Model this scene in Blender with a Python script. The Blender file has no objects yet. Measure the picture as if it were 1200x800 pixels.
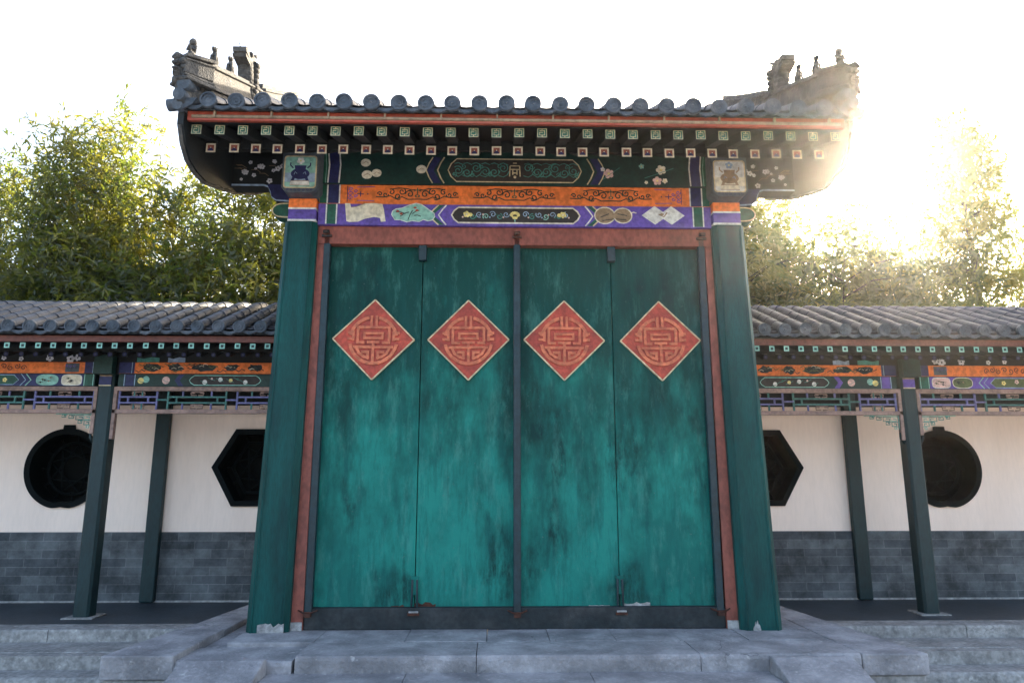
import bpy, math, random
import numpy as np
from mathutils import Vector, Matrix
R = math.radians
random.seed(7)
S = bpy.context.scene
COL = S.collection

# ------------------------------------------------------------------ camera, sky, sun, exposure
cam_d = bpy.data.cameras.new('camera'); cam = bpy.data.objects.new('camera', cam_d); COL.objects.link(cam)
cam_d.sensor_width = 36; cam_d.lens = 25.25; cam_d.clip_start = 0.05; cam_d.clip_end = 2000
YAW, PITCH = .0245, .1962
fw = Vector((math.sin(YAW)*math.cos(PITCH), math.cos(YAW)*math.cos(PITCH), math.sin(PITCH)))
cam.rotation_euler = fw.to_track_quat('-Z', 'Y').to_euler()
cam.location = (-.2129, -7, 1.3294)
S.camera = cam
S.view_settings.view_transform = 'Standard'; S.view_settings.look = 'None'
S.view_settings.exposure = 2.35; S.view_settings.gamma = 1
SUN = Vector((.477, .799, .366)).normalized()
EL = math.asin(SUN.z); AZ = math.atan2(SUN.x, SUN.y)
W = bpy.data.worlds.new('World'); S.world = W; W.use_nodes = True
nt = W.node_tree; nt.nodes.clear()
sky = nt.nodes.new('ShaderNodeTexSky'); sky.sky_type = 'NISHITA'; sky.sun_disc = False
sky.sun_elevation = EL; sky.sun_rotation = AZ; sky.air_density = 1.0; sky.dust_density = 5.0; sky.ozone_density = 1.0
bg = nt.nodes.new('ShaderNodeBackground'); bg.inputs['Strength'].default_value = .15
out = nt.nodes.new('ShaderNodeOutputWorld')
# the bright aureole of thin haze around the sun
geo = nt.nodes.new('ShaderNodeTexCoord')
dot = nt.nodes.new('ShaderNodeVectorMath'); dot.operation = 'DOT_PRODUCT'; dot.inputs[1].default_value = SUN
nt.links.new(geo.outputs['Generated'], dot.inputs[0])
mx = nt.nodes.new('ShaderNodeMath'); mx.operation = 'MAXIMUM'; mx.inputs[1].default_value = 0
nt.links.new(dot.outputs['Value'], mx.inputs[0])
def wpow(e, k):
    p = nt.nodes.new('ShaderNodeMath'); p.operation = 'POWER'; p.inputs[1].default_value = e
    nt.links.new(mx.outputs[0], p.inputs[0])
    m = nt.nodes.new('ShaderNodeMath'); m.operation = 'MULTIPLY'; m.inputs[1].default_value = k
    nt.links.new(p.outputs[0], m.inputs[0]); return m
a1 = wpow(160, 6.0); a2 = wpow(3000, 60.0)
ad = nt.nodes.new('ShaderNodeMath'); ad.operation = 'ADD'
nt.links.new(a1.outputs[0], ad.inputs[0]); nt.links.new(a2.outputs[0], ad.inputs[1])
bg2 = nt.nodes.new('ShaderNodeBackground'); bg2.inputs['Color'].default_value = (1, .82, .55, 1)
nt.links.new(ad.outputs[0], bg2.inputs['Strength'])
ash = nt.nodes.new('ShaderNodeAddShader')
nt.links.new(sky.outputs[0], bg.inputs['Color'])
nt.links.new(bg.outputs[0], ash.inputs[0]); nt.links.new(bg2.outputs[0], ash.inputs[1])
nt.links.new(ash.outputs[0], out.inputs['Surface'])
sd = bpy.data.lights.new('sun', 'SUN'); sd.energy = 4.2; sd.angle = R(.5); sd.color = (1, .86, .66)
sun = bpy.data.objects.new('sun', sd); COL.objects.link(sun)
sun.rotation_euler = SUN.to_track_quat('Z', 'Y').to_euler(); sun.location = (8, 12, 9)
S.cycles.max_bounces = 8; S.cycles.transparent_max_bounces = 8
S.cycles.sample_clamp_indirect = 6

# ------------------------------------------------------------------ materials
def mat(name, c, rough=.6, var=.25, scale=3., stretch=(1,1,1), c2=None, amt=.5, lo=.45, hi=.65, bump=.15, bscale=60., spec=.4, fine=.12):
    """base colour, broken by fine mottling, optional second colour in patches"""
    m = bpy.data.materials.new(name); m.use_nodes = True
    n = m.node_tree; b = n.nodes['Principled BSDF']
    b.inputs['Roughness'].default_value = rough; b.inputs['Specular IOR Level'].default_value = spec
    tc = n.nodes.new('ShaderNodeNewGeometry'); mp = n.nodes.new('ShaderNodeMapping')
    n.links.new(tc.outputs['Position'], mp.inputs['Vector']); mp.inputs['Scale'].default_value = stretch
    def noise(sc, det=6):
        t = n.nodes.new('ShaderNodeTexNoise'); t.inputs['Scale'].default_value = sc; t.inputs['Detail'].default_value = det
        n.links.new(mp.outputs[0], t.inputs['Vector']); return t
    def mix(a, bb, f, mode='MIX'):
        x = n.nodes.new('ShaderNodeMix'); x.data_type = 'RGBA'; x.blend_type = mode
        for k, s in ((6, a), (7, bb)):
            if hasattr(s, 'name') and hasattr(s, 'is_linked'): n.links.new(s, x.inputs[k])
            else: x.inputs[k].default_value = (*s, 1)
        if hasattr(f, 'is_linked'): n.links.new(f, x.inputs[0])
        else: x.inputs[0].default_value = f
        return x.outputs[2]
    def ramp(src, p0, p1, v0=0., v1=1.):
        r = n.nodes.new('ShaderNodeMapRange'); r.inputs[1].default_value = p0; r.inputs[2].default_value = p1
        r.inputs[3].default_value = v0; r.inputs[4].default_value = v1
        n.links.new(src, r.inputs[0]); return r.outputs[0]
    col = mix(c, tuple(x*(1-var) for x in c), ramp(noise(scale).outputs['Fac'], .35, .65))
    col = mix(col, tuple(min(1, x*(1+fine*3)) for x in c), ramp(noise(scale*9).outputs['Fac'], .5, .8, 0, fine*3))
    if c2:
        f = ramp(noise(scale*.8, 9).outputs['Fac'], lo, hi, 0, amt)
        col = mix(col, c2, f)
    glo = 1 if name in ('cream_plaster','roof_tile','paving_stone') else .78 if 'column' in name or 'pillar' in name else .70
    gm = n.nodes.new('ShaderNodeVectorMath'); gm.operation = 'SCALE'; n.links.new(col, gm.inputs[0])
    n.links.new(ramp(noise(23, 7).outputs['Fac'], .36, .60, glo, 1.04), gm.inputs['Scale']); col = gm.outputs[0]
    if name in ('paving_stone','kerb_stone'):
        v = n.nodes.new('ShaderNodeTexVoronoi'); v.feature = 'DISTANCE_TO_EDGE'; v.inputs['Scale'].default_value = .9
        dn = n.nodes.new('ShaderNodeTexNoise'); dn.inputs['Scale'].default_value = 5; dn.inputs['Detail'].default_value = 6
        n.links.new(mp.outputs[0], dn.inputs['Vector'])
        ad_ = n.nodes.new('ShaderNodeVectorMath'); ad_.operation = 'MULTIPLY_ADD'; ad_.inputs[1].default_value = (.28,.28,.28)
        n.links.new(dn.outputs['Color'], ad_.inputs[0]); n.links.new(mp.outputs[0], ad_.inputs[2]); n.links.new(ad_.outputs[0], v.inputs['Vector'])
        m1 = ramp(v.outputs['Distance'], .0, .005, .75, 0); m2 = ramp(noise(.7, 2).outputs['Fac'], .56, .62)
        pr = n.nodes.new('ShaderNodeMath'); pr.operation = 'MULTIPLY'; n.links.new(m1, pr.inputs[0]); n.links.new(m2, pr.inputs[1])
        col = mix(col, (.05,.05,.055), pr.outputs[0])
        col = mix(col, (.60,.57,.53), ramp(noise(14, 5).outputs['Fac'], .66, .74, 0, .5))
    n.links.new(col, b.inputs['Base Color'])
    if bump:
        bp = n.nodes.new('ShaderNodeBump'); bp.inputs['Strength'].default_value = bump; bp.inputs['Distance'].default_value = .02
        n.links.new(noise(bscale, 4).outputs['Fac'], bp.inputs['Height']); n.links.new(bp.outputs[0], b.inputs['Normal'])
    m['n'] = 1
    return m

M = {}
def door_mat():
    m = bpy.data.materials.new('door_paint'); m.use_nodes = True; n = m.node_tree; b = n.nodes['Principled BSDF']
    b.inputs['Roughness'].default_value = .6; b.inputs['Specular IOR Level'].default_value = .15
    g = n.nodes.new('ShaderNodeNewGeometry')
    def nz(stretch, sc, det, rough=.6, off=(0,0,0)):
        mp = n.nodes.new('ShaderNodeMapping'); mp.inputs['Scale'].default_value = stretch; mp.inputs['Location'].default_value = off; n.links.new(g.outputs['Position'], mp.inputs['Vector'])
        t = n.nodes.new('ShaderNodeTexNoise'); t.inputs['Scale'].default_value = sc; t.inputs['Detail'].default_value = det; t.inputs['Roughness'].default_value = rough
        n.links.new(mp.outputs[0], t.inputs['Vector']); return t.outputs['Fac']
    def mr(f, a, b_, c=0., d=1.):
        r = n.nodes.new('ShaderNodeMapRange'); r.inputs[1].default_value=a; r.inputs[2].default_value=b_; r.inputs[3].default_value=c; r.inputs[4].default_value=d; n.links.new(f, r.inputs[0]); return r.outputs[0]
    def mx(a, b_, f):
        x = n.nodes.new('ShaderNodeMix'); x.data_type='RGBA'
        for k,v in ((6,a),(7,b_)):
            if isinstance(v, tuple): x.inputs[k].default_value=(*v,1)
            else: n.links.new(v, x.inputs[k])
        n.links.new(f, x.inputs[0]); return x.outputs[2]
    def mul(a, b_):
        x = n.nodes.new('ShaderNodeMath'); x.operation='MULTIPLY'; n.links.new(a,x.inputs[0]); n.links.new(b_,x.inputs[1]); return x.outputs[0]
    c = mx((.016,.215,.172), (.009,.13,.108), mr(nz((1,1,.8),1.5,7,.65), .40,.60))
    # eave shade painted into colour above, rain-bleached coat below, with a ragged patchy border
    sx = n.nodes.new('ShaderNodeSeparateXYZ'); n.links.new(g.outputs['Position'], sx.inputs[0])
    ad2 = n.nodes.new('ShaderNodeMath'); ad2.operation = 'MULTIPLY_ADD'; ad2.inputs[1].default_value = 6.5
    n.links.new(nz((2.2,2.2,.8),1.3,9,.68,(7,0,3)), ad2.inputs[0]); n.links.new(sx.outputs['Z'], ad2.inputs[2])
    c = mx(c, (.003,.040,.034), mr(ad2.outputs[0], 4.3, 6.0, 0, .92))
    c = mx(c, (.09,.30,.245), mr(nz((4,4,1.0),2.2,9,.72), .52,.74,0,.5))                  # pale streaks
    c = mx(c, (.006,.075,.07), mr(nz((5,5,.8),2.0,9,.72,(3,0,1)), .49,.66,0,.7))         # thin dark runs
    st = mul(mr(nz((1.2,1.2,.6),1.7,3,.5,(5.3,0,2.1)), .50,.62), mr(nz((5,5,1.3),2.5,9,.75,(1,2,0)), .40,.60))
    c = mx(c, (.004,.030,.028), mul(st, mr(nz((1,1,1),9,6), .3,.6,.5,.95)))              # soot-dark stains
    c = mx(c, (.10,.16,.14), mr(nz((1,1,1),38,3,.5,(2,2,2)), .70,.76,0,.5))              # nicks
    n.links.new(c, b.inputs['Base Color'])
    bp = n.nodes.new('ShaderNodeBump'); bp.inputs['Strength'].default_value=.25; bp.inputs['Distance'].default_value=.01
    n.links.new(nz((6,6,.8),9,6), bp.inputs['Height']); n.links.new(bp.outputs[0], b.inputs['Normal']); return m
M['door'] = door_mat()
M['column'] = mat('column_paint', (.003,.075,.068), .5, .4, 2.2, (3,3,.5), (.003,.024,.028), .7, .5, .72, .12, 25, .2, .06)
M['pillar'] = mat('pillar_paint', (.005,.028,.032), .5, .3, 2.2, (2,2,.6), (.005,.03,.03), .6, .5, .75, .12, 25)
M['pole'] = mat('pole_paint', (.012,.035,.045), .45, .3, 5)
M['iron'] = mat('rusty_iron', (.02,.03,.035), .6, .3, 20, c2=(.2,.06,.02), amt=.6)
M['rust'] = mat('rust', (.09,.03,.017), .8, .3, 20, c2=(.03,.02,.02), amt=.6)
M['brown'] = mat('brown_frame_paint', (.30,.085,.058), .6, .3, 2.5, (1,1,.6), (.15,.05,.04), .6, .5, .75)
M['eavebrown'] = mat('gallery_eave_paint', (.16,.05,.035), .6, .3, 3)
M['thresh'] = mat('threshold_wood', (.02,.027,.03), .7, .4, 4, c2=(.08,.08,.08), amt=.4)
M['redboard'] = mat('eave_red', (.42,.075,.04), .6, .3, 3, (.6,1,1), (.3,.12,.07), .5, .55, .7)
M['tan'] = mat('tan_batten', (.33,.23,.14), .6, .3, 8)
M['dark'] = mat('dark_timber', (.006,.010,.012), .7, .3, 4)
M['dgreen'] = mat('dark_green_paint', (.005,.036,.030), .5, .3, 5)
M['green'] = mat('band_green', (.015,.11,.07), .5, .3, 6)
M['purple'] = mat('band_purple', (.14,.085,.42), .55, .25, 5, c2=(.07,.05,.2), amt=.5)
M['navy'] = mat('navy_paint', (.02,.025,.11), .5, .3, 6)
M['orange'] = mat('orange_paint', (.92,.22,.045), .55, .18, 3, c2=(.6,.16,.05), amt=.35)
M['gold'] = mat('pale_gold', (.68,.55,.33), .45, .3, 12)
M['cream'] = mat('cream_paint', (.80,.74,.58), .6, .2, 10, c2=(.6,.5,.36), amt=.4)
M['white'] = mat('white_paint', (.74,.74,.70), .6, .2, 12)
M['mint'] = mat('mint_paint', (.28,.56,.47), .6, .2, 14)
M['teal'] = mat('teal_line', (.06,.26,.22), .5, .3, 12)
M['lblue'] = mat('light_blue_line', (.30,.42,.58), .5, .3, 12)
M['brownblack'] = mat('cartouche_ground', (.035,.028,.025), .6, .3, 8)
M['olive'] = mat('olive_line', (.10,.13,.05), .6, .3, 10)
M['yellow'] = mat('yellow_petal', (.85,.7,.25), .6, .2, 14)
M['blossom'] = mat('blossom_white', (.62,.62,.66), .6, .2, 14)
M['pinkish'] = mat('pink_petal', (.75,.5,.45), .6, .2, 14)
M['grey'] = mat('grey_paint', (.09,.11,.13), .6, .3, 10, c2=(.05,.07,.09), amt=.5)
M['medal'] = mat('medallion_red', (.54,.075,.04), .55, .35, 5, c2=(.28,.035,.025), amt=.75, lo=.42, hi=.66, bump=.2)
M['relief'] = mat('medallion_relief', (.68,.18,.08), .5, .3, 9, c2=(.42,.08,.04), amt=.6)
M['tile'] = mat('roof_tile', (.038,.052,.075), .6, .5, 5, c2=(.095,.105,.12), amt=.55, lo=.5, hi=.72, bump=.3, bscale=40)
M['capm'] = mat('tile_end', (.06,.08,.105), .6, .4, 9, c2=(.14,.155,.175), amt=.5, bump=.3)
M['ridge'] = mat('ridge_stone', (.115,.11,.10), .8, .5, 9, c2=(.035,.04,.045), amt=.75, lo=.45, hi=.65, bump=.9)
M['plaster'] = mat('cream_plaster', (.94,.765,.65), .85, .07, .8, (1.6,1.6,.3), (.72,.56,.46), .7, .5, .75, .04, 30, .1, .02)
M['stone'] = mat('paving_stone', (.37,.35,.355), .8, .45, 3.2, c2=(.13,.125,.13), amt=.75, lo=.44, hi=.70, bump=.8, bscale=30, fine=.15)
M['stone2'] = mat('kerb_stone', (.40,.38,.36), .8, .4, 4, c2=(.20,.19,.18), amt=.6, lo=.45, hi=.7, bump=.6, bscale=24, fine=.15)
M['floor'] = mat('gallery_floor', (.05,.062,.075), .45, .35, 2.0, c2=(.045,.055,.065), amt=.6)
M['mortar'] = mat('mortar', (.5,.48,.46), .9, .3, 12, c2=(.25,.24,.24), amt=.6, bump=.8)
M['window'] = mat('window_paint', (.003,.006,.007), .7, .3, 6, spec=.1)
M['black'] = mat('dark_glass', (.002,.003,.003), .6, .2, 6, spec=.05)
M['frieze'] = mat('frieze_frame', (.34,.22,.18), .6, .3, 4)
M['lat1'] = mat('lattice_violet', (.17,.17,.36), .6, .3, 8)
M['lat2'] = mat('lattice_teal', (.06,.19,.17), .6, .3, 8)
M['bark'] = mat('bark', (.07,.06,.04), .85, .4, 8, (1,1,.3), bump=.6)

def brick_mat(name, c1, c2, mortar, scale, bw, bh, rough, bump, weather=.5, rot=None):
    m = bpy.data.materials.new(name); m.use_nodes = True; n = m.node_tree; b = n.nodes['Principled BSDF']
    b.inputs['Roughness'].default_value = rough; b.inputs['Specular IOR Level'].default_value = .3
    tc = n.nodes.new('ShaderNodeNewGeometry'); mp = n.nodes.new('ShaderNodeMapping')
    n.links.new(tc.outputs['Position'], mp.inputs['Vector'])
    if rot: mp.inputs['Rotation'].default_value = rot
    br = n.nodes.new('ShaderNodeTexBrick'); n.links.new(mp.outputs[0], br.inputs['Vector'])
    br.inputs['Color1'].default_value = (*c1, 1); br.inputs['Color2'].default_value = (*c2, 1); br.inputs['Mortar'].default_value = (*mortar, 1)
    br.inputs['Scale'].default_value = scale; br.inputs['Brick Width'].default_value = bw; br.inputs['Row Height'].default_value = bh
    br.inputs['Mortar Size'].default_value = .006; br.inputs['Mortar Smooth'].default_value = .6
    t = n.nodes.new('ShaderNodeTexNoise'); t.inputs['Scale'].default_value = 2.2; t.inputs['Detail'].default_value = 10; t.inputs['Roughness'].default_value = .68
    n.links.new(tc.outputs['Position'], t.inputs['Vector'])
    r = n.nodes.new('ShaderNodeMapRange'); r.inputs[1].default_value = .38; r.inputs[2].default_value = .66
    r.inputs[3].default_value = 1 - weather; r.inputs[4].default_value = 1 + weather; n.links.new(t.outputs['Fac'], r.inputs[0])
    x = n.nodes.new('ShaderNodeVectorMath'); x.operation = 'SCALE'; n.links.new(br.outputs['Color'], x.inputs[0]); n.links.new(r.outputs[0], x.inputs['Scale'])
    n.links.new(x.outputs[0], b.inputs['Base Color'])
    bp = n.nodes.new('ShaderNodeBump'); bp.inputs['Strength'].default_value = bump; bp.inputs['Distance'].default_value = .02
    n.links.new(t.outputs['Fac'], bp.inputs['Height']); n.links.new(bp.outputs[0], b.inputs['Normal'])
    return m
M['dado'] = brick_mat('grey_brick', (.12,.13,.135), (.07,.078,.085), (.15,.155,.16), 1, .42, .105, .8, .6, .55, (R(90),0,0))
M['pave'] = brick_mat('courtyard_paving', (.46,.43,.39), (.40,.37,.34), (.24,.22,.2), 1, .6, .4, .85, .4, .25)

def leaf_mat(name, c, t):
    m = bpy.data.materials.new(name); m.use_nodes = True; n = m.node_tree; n.nodes.clear()
    o = n.nodes.new('ShaderNodeOutputMaterial'); d = n.nodes.new('ShaderNodeBsdfDiffuse'); tr = n.nodes.new('ShaderNodeBsdfTranslucent')
    g = n.nodes.new('ShaderNodeNewGeometry'); tx = n.nodes.new('ShaderNodeTexNoise'); tx.inputs['Scale'].default_value = 1.3; tx.inputs['Detail'].default_value = 4
    n.links.new(g.outputs['Position'], tx.inputs['Vector'])
    def mixc(a, b2):
        x = n.nodes.new('ShaderNodeMix'); x.data_type = 'RGBA'; x.inputs[6].default_value = (*a, 1); x.inputs[7].default_value = (*b2, 1)
        r = n.nodes.new('ShaderNodeMapRange'); r.inputs[1].default_value = .38; r.inputs[2].default_value = .62
        n.links.new(tx.outputs['Fac'], r.inputs[0]); n.links.new(r.outputs[0], x.inputs[0]); return x.outputs[2]
    n.links.new(mixc(c, tuple(v*.55 for v in c)), d.inputs['Color']); n.links.new(mixc(t, (t[0]*.45, t[1]*.7, t[2])), tr.inputs['Color'])
    ms = n.nodes.new('ShaderNodeMixShader'); ms.inputs[0].default_value = .5
    n.links.new(d.outputs[0], ms.inputs[1]); n.links.new(tr.outputs[0], ms.inputs[2])
    gl = n.nodes.new('ShaderNodeBsdfGlossy'); gl.inputs['Roughness'].default_value = .4; gl.inputs['Color'].default_value = (.8,.8,.8,1)
    m2 = n.nodes.new('ShaderNodeMixShader'); m2.inputs[0].default_value = .05
    n.links.new(ms.outputs[0], m2.inputs[1]); n.links.new(gl.outputs[0], m2.inputs[2]); n.links.new(m2.outputs[0], o.inputs['Surface'])
    return m
M['leaf'] = leaf_mat('narrow_leaf', (.045,.065,.02), (.42,.38,.03))
M['leaf2'] = leaf_mat('dark_narrow_leaf', (.025,.045,.02), (.20,.22,.025))

# ------------------------------------------------------------------ mesh helpers
class MB:
    def __init__(s): s.v = []; s.f = []; s.m = []; s.mats = []; s.sm = []
    def slot(s, m):
        m = M[m]
        if m not in s.mats: s.mats.append(m)
        return s.mats.index(m)
    def add(s, vs, fs, m, smooth=False):
        o = len(s.v); k = s.slot(m); s.v += [tuple(v) for v in vs]
        for f in fs: s.f.append(tuple(i+o for i in f)); s.m.append(k); s.sm.append(smooth)
    def box(s, x0, x1, y0, y1, z0, z1, m):
        vs = [(x,y,z) for z in (z0,z1) for y in (y0,y1) for x in (x0,x1)]
        s.add(vs, [(0,2,3,1),(4,5,7,6),(0,1,5,4),(1,3,7,5),(3,2,6,7),(2,0,4,6)], m)
    def hexa(s, p8, m):   # 8 pts, same order as box
        s.add(p8, [(0,2,3,1),(4,5,7,6),(0,1,5,4),(1,3,7,5),(3,2,6,7),(2,0,4,6)], m)
    def prism(s, poly, ax, a0, a1, m, smooth=False):
        """poly in the two other axes, extruded along ax"""
        n = len(poly)
        def P(p, a):
            return {'x': (a,p[0],p[1]), 'y': (p[0],a,p[1]), 'z': (p[0],p[1],a)}[ax]
        vs = [P(p,a0) for p in poly]+[P(p,a1) for p in poly]
        s.add(vs, [tuple(range(n)), tuple(range(2*n-1,n-1,-1))], m)
        o = len(s.v)-2*n; k = s.slot(m)
        for i in range(n):
            j = (i+1)%n; s.f.append((o+i,o+n+i,o+n+j,o+j)); s.m.append(k); s.sm.append(smooth)
    def tube(s, pts, r, m, n=8, caps=True, smooth=True):
        pts = [Vector(p) for p in pts]; rs = r if isinstance(r,(list,tuple)) else [r]*len(pts)
        vs = []; fs = []
        up = None
        for i,p in enumerate(pts):
            t = (pts[min(i+1,len(pts)-1)]-pts[max(i-1,0)]).normalized()
            if up is None: up = t.orthogonal().normalized()
            up = (up - t*up.dot(t)).normalized(); b = t.cross(up)
            for k in range(n):
                a = 2*math.pi*k/n; vs.append(p+(up*math.cos(a)+b*math.sin(a))*rs[i])
        for i in range(len(pts)-1):
            for k in range(n):
                k2 = (k+1)%n; fs.append((i*n+k,i*n+k2,(i+1)*n+k2,(i+1)*n+k))
        s.add(vs, fs, m, smooth)
        if caps:
            o = len(s.v)-len(vs); q = s.slot(m); L = (len(pts)-1)*n
            s.f.append(tuple(o+k for k in range(n-1,-1,-1))); s.m.append(q); s.sm.append(False)
            s.f.append(tuple(o+L+k for k in range(n))); s.m.append(q); s.sm.append(False)
    def blob(s, c, r, m, seg=10, rings=7):
        vs = []; fs = []
        rx,ry,rz = r if isinstance(r,(tuple,list)) else (r,r,r)
        for i in range(rings+1):
            th = math.pi*i/rings
            for k in range(seg):
                a = 2*math.pi*k/seg
                vs.append((c[0]+rx*math.sin(th)*math.cos(a), c[1]+ry*math.sin(th)*math.sin(a), c[2]+rz*math.cos(th)))
        for i in range(rings):
            for k in range(seg):
                k2 = (k+1)%seg; fs.append((i*seg+k,(i+1)*seg+k,(i+1)*seg+k2,i*seg+k2))
        s.add(vs, fs, m, True)
    def mesh(s, name):
        me = bpy.data.meshes.new(name)
        v = np.array(s.v); s.c = (v.min(0)+v.max(0))/2
        me.from_pydata([tuple(a) for a in (v-s.c)], [], s.f)
        for m in s.mats: me.materials.append(m)
        me.polygons.foreach_set('material_index', s.m); me.polygons.foreach_set('use_smooth', s.sm); me.update()
        return me
    def build(s, name, parent=None, bevel=0):
        me = s.mesh(name); return place(name, me, tuple(s.c), parent, bevel)

def wloc(o):
    v = Vector((0,0,0))
    while o: v = v+o.location; o = o.parent
    return v
def place(name, me, loc, parent=None, bevel=0):
    o = bpy.data.objects.new(name, me); COL.objects.link(o)
    if parent: o.parent = parent; o.location = Vector(loc)-wloc(parent)
    else: o.location = loc
    if bevel:
        b = o.modifiers.new('bevel', 'BEVEL'); b.width = bevel; b.segments = 2; b.limit_method = 'ANGLE'; b.angle_limit = R(40)
    return o
def thing(name, loc, label, cat, group=None):
    o = bpy.data.objects.new(name, None); COL.objects.link(o); o.location = loc
    o['label'] = label; o['category'] = cat
    if group: o['group'] = group
    return o
def structure(o): o['kind'] = 'structure'; return o

class Art(MB):
    """painted surface decoration: flat shapes a hair proud of a face looking towards -Y"""
    def __init__(s, y): super().__init__(); s.y = y; s.k = 0
    def P(s, pts, m):
        s.k += 1; y = s.y-.001-s.k*.00006
        n = len(pts)
        a = sum(pts[i][0]*pts[(i+1)%n][1]-pts[(i+1)%n][0]*pts[i][1] for i in range(n))
        if a < 0: pts = pts[::-1]
        s.add([(p[0], y, p[1]) for p in pts], [tuple(range(n))], m)
    def L(s, pts, w, m, closed=False):
        s.k += 1; y = s.y-.001-s.k*.00006; n = len(pts)
        P2 = [Vector((p[0],p[1])) for p in pts]; vs = []
        for i in range(n):
            a = P2[i-1] if (i>0 or closed) else P2[i]; b = P2[(i+1)%n] if (i<n-1 or closed) else P2[i]
            t = (b-a); t = t.normalized() if t.length>1e-9 else Vector((1,0)); q = Vector((-t.y,t.x))*w/2
            vs += [(P2[i].x+q.x,y,P2[i].y+q.y),(P2[i].x-q.x,y,P2[i].y-q.y)]
        fs = []
        for i in range(n if closed else n-1):
            j = (i+1)%n; fs.append((2*i,2*i+1,2*j+1,2*j))
        s.add(vs, fs, m)
    def C(s, x, z, r, m, n=14, rz=None, a0=0):
        rz = rz or r; s.P([(x+r*math.cos(2*math.pi*i/n+a0), z+rz*math.sin(2*math.pi*i/n+a0)) for i in range(n)], m)
    def spiral(s, x, z, r, turns, a0, sgn, w, m):
        n = int(14*turns)+2
        s.L([(x+r*(1-.85*i/n)*math.cos(a0+sgn*2*math.pi*turns*i/n), z+r*(1-.85*i/n)*math.sin(a0+sgn*2*math.pi*turns*i/n)) for i in range(n)], w, m)
    def flower(s, x, z, r, m, c='yellow'):
        for k in range(5):
            a = k*2*math.pi/5+x*7; s.C(x+r*.6*math.cos(a), z+r*.6*math.sin(a), r*.42, m, 8)
        if c: s.C(x, z, r*.25, c, 6)

# ------------------------------------------------------------------ ground, platform, steps
def slab(mb, x0, x1, yf, yb, zt, zb, m, rough=.006, rad=.02, seed=0):
    """stone slab running along x, with a worn, slightly chipped front arris"""
    rr = random.Random(seed+int(x0*100)+int(yf*37)); n = max(4, int((x1-x0)/.045))
    prof = [(yf, zb), (yf, zt-rad*1.6), (yf+rad*.35, zt-rad*.55), (yf+rad, zt), (yf+rad*3, zt+.001), (yb, zt), (yb, zb)]
    vs = []; chip = 0; k = len(prof)
    for i in range(n+1):
        x = x0+(x1-x0)*i/n
        if rr.random() < .05: chip = rr.uniform(.01,.035)
        chip *= .6
        for j,(y,z) in enumerate(prof):
            jy = jz = 0
            if j in (1,2,3): jy = rr.uniform(-1,1)*rough*.6+chip*.7; jz = rr.uniform(-1,1)*rough*.5-chip*(.6 if j>1 else 1)
            if j == 3: jz = -chip*.3
            vs.append((x, y+jy, z+jz))
    fs = [(i*k+j, i*k+(j+1)%k, (i+1)*k+(j+1)%k, (i+1)*k+j) for i in range(n) for j in range(k)]
    fs = [f[::-1] for f in fs]
    fs += [tuple(range(k)), tuple(n*k+j for j in range(k-1,-1,-1))]
    mb.add(vs, fs, m)

G0 = -.48
GLARE_DENSITY = .0009
g = MB(); N = 62.
g.add([(-N,-N,G0),(N,-N,G0),(N,N,G0),(-N,N,G0)], [(0,1,2,3)], 'pave'); structure(g.build('ground'))
p = MB()
p.box(-3.0, 3.0, -.86, 1.6, G0-.02, -.16, 'stone2')
# threshold row
xs = [-2.5,-1.76,-.98,-.27,.28,.86,1.42,2.02,2.62]
for i in range(8): slab(p, xs[i]+.003, xs[i+1]-.003, -.395, .6, .0+random.uniform(-.004,.004), -.16, 'stone', .002, .008, i)
# front row
rowb = [(-2.72,-1.80,-.035),(-1.775,-.35,0),(-.344,1.44,0.),(1.448,2.74,0.)]
for a,b,z in rowb: slab(p, a, b, -.925, -.40, z-.002, -.155, 'stone', .006, .02, 3)
structure(p.build('stone_platform'))
# outer edge slabs, running back over the gallery floor
p = MB()
for s in (-1, 1):
    for (ya, yb, xa, xb, zz) in ((-.925, .15, 3.29, 3.16, .012), (.155, 1.6, 3.159, 2.99, .0)):
        xi = 2.72 if s < 0 else 2.75
        if s > 0: zz = -.003
        xo = [(s*xi, ya), (s*xa, ya), (s*xb, yb), (s*xi, yb)]
        p.prism(xo if s > 0 else xo[::-1], 'z', -.17, zz, 'stone')
    q = [(s*2.64,-.1),(s*2.74,-.1),(s*2.74,1.6),(s*2.64,1.6)]
    p.box(*(sorted((s*2.50, s*(2.715 if s<0 else 2.745)))), -.39, 1.6, -.16, -.004 if s>0 else -.05, 'stone')
    p.box(*(sorted((s*2.66, s*3.27))), -.90, .7, G0-.02, -.175, 'stone2')
structure(p.build('stone_kerb', bevel=.012))
p = MB()
for i,(yf,zt) in enumerate(((-1.30,-.13),(-1.68,-.25),(-2.05,-.365))):
    for a,b in ((-1.98,-.9),(-.894,.55),(.556,1.98)): slab(p, a+.1*(i%2), b+(.1*(i%2) if b<1.9 else 0), yf, yf+.5, zt, zt-.14 if i<2 else G0-.01, 'stone', .006, .02, i*9)
structure(p.build('stone_steps'))
p = MB()
for s in (-1, 1):
    w = (1.99, 2.64)
    poly = [(-.93,-.012),(-.93,-.15),(-2.2,G0-.03),(-2.42,G0-.03),(-2.42,G0+.03),(-1.0,-.012)]
    p.prism(poly, 'x', s*w[0], s*w[1], 'stone')
structure(p.build('sloping_kerb', bevel=.012))
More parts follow.
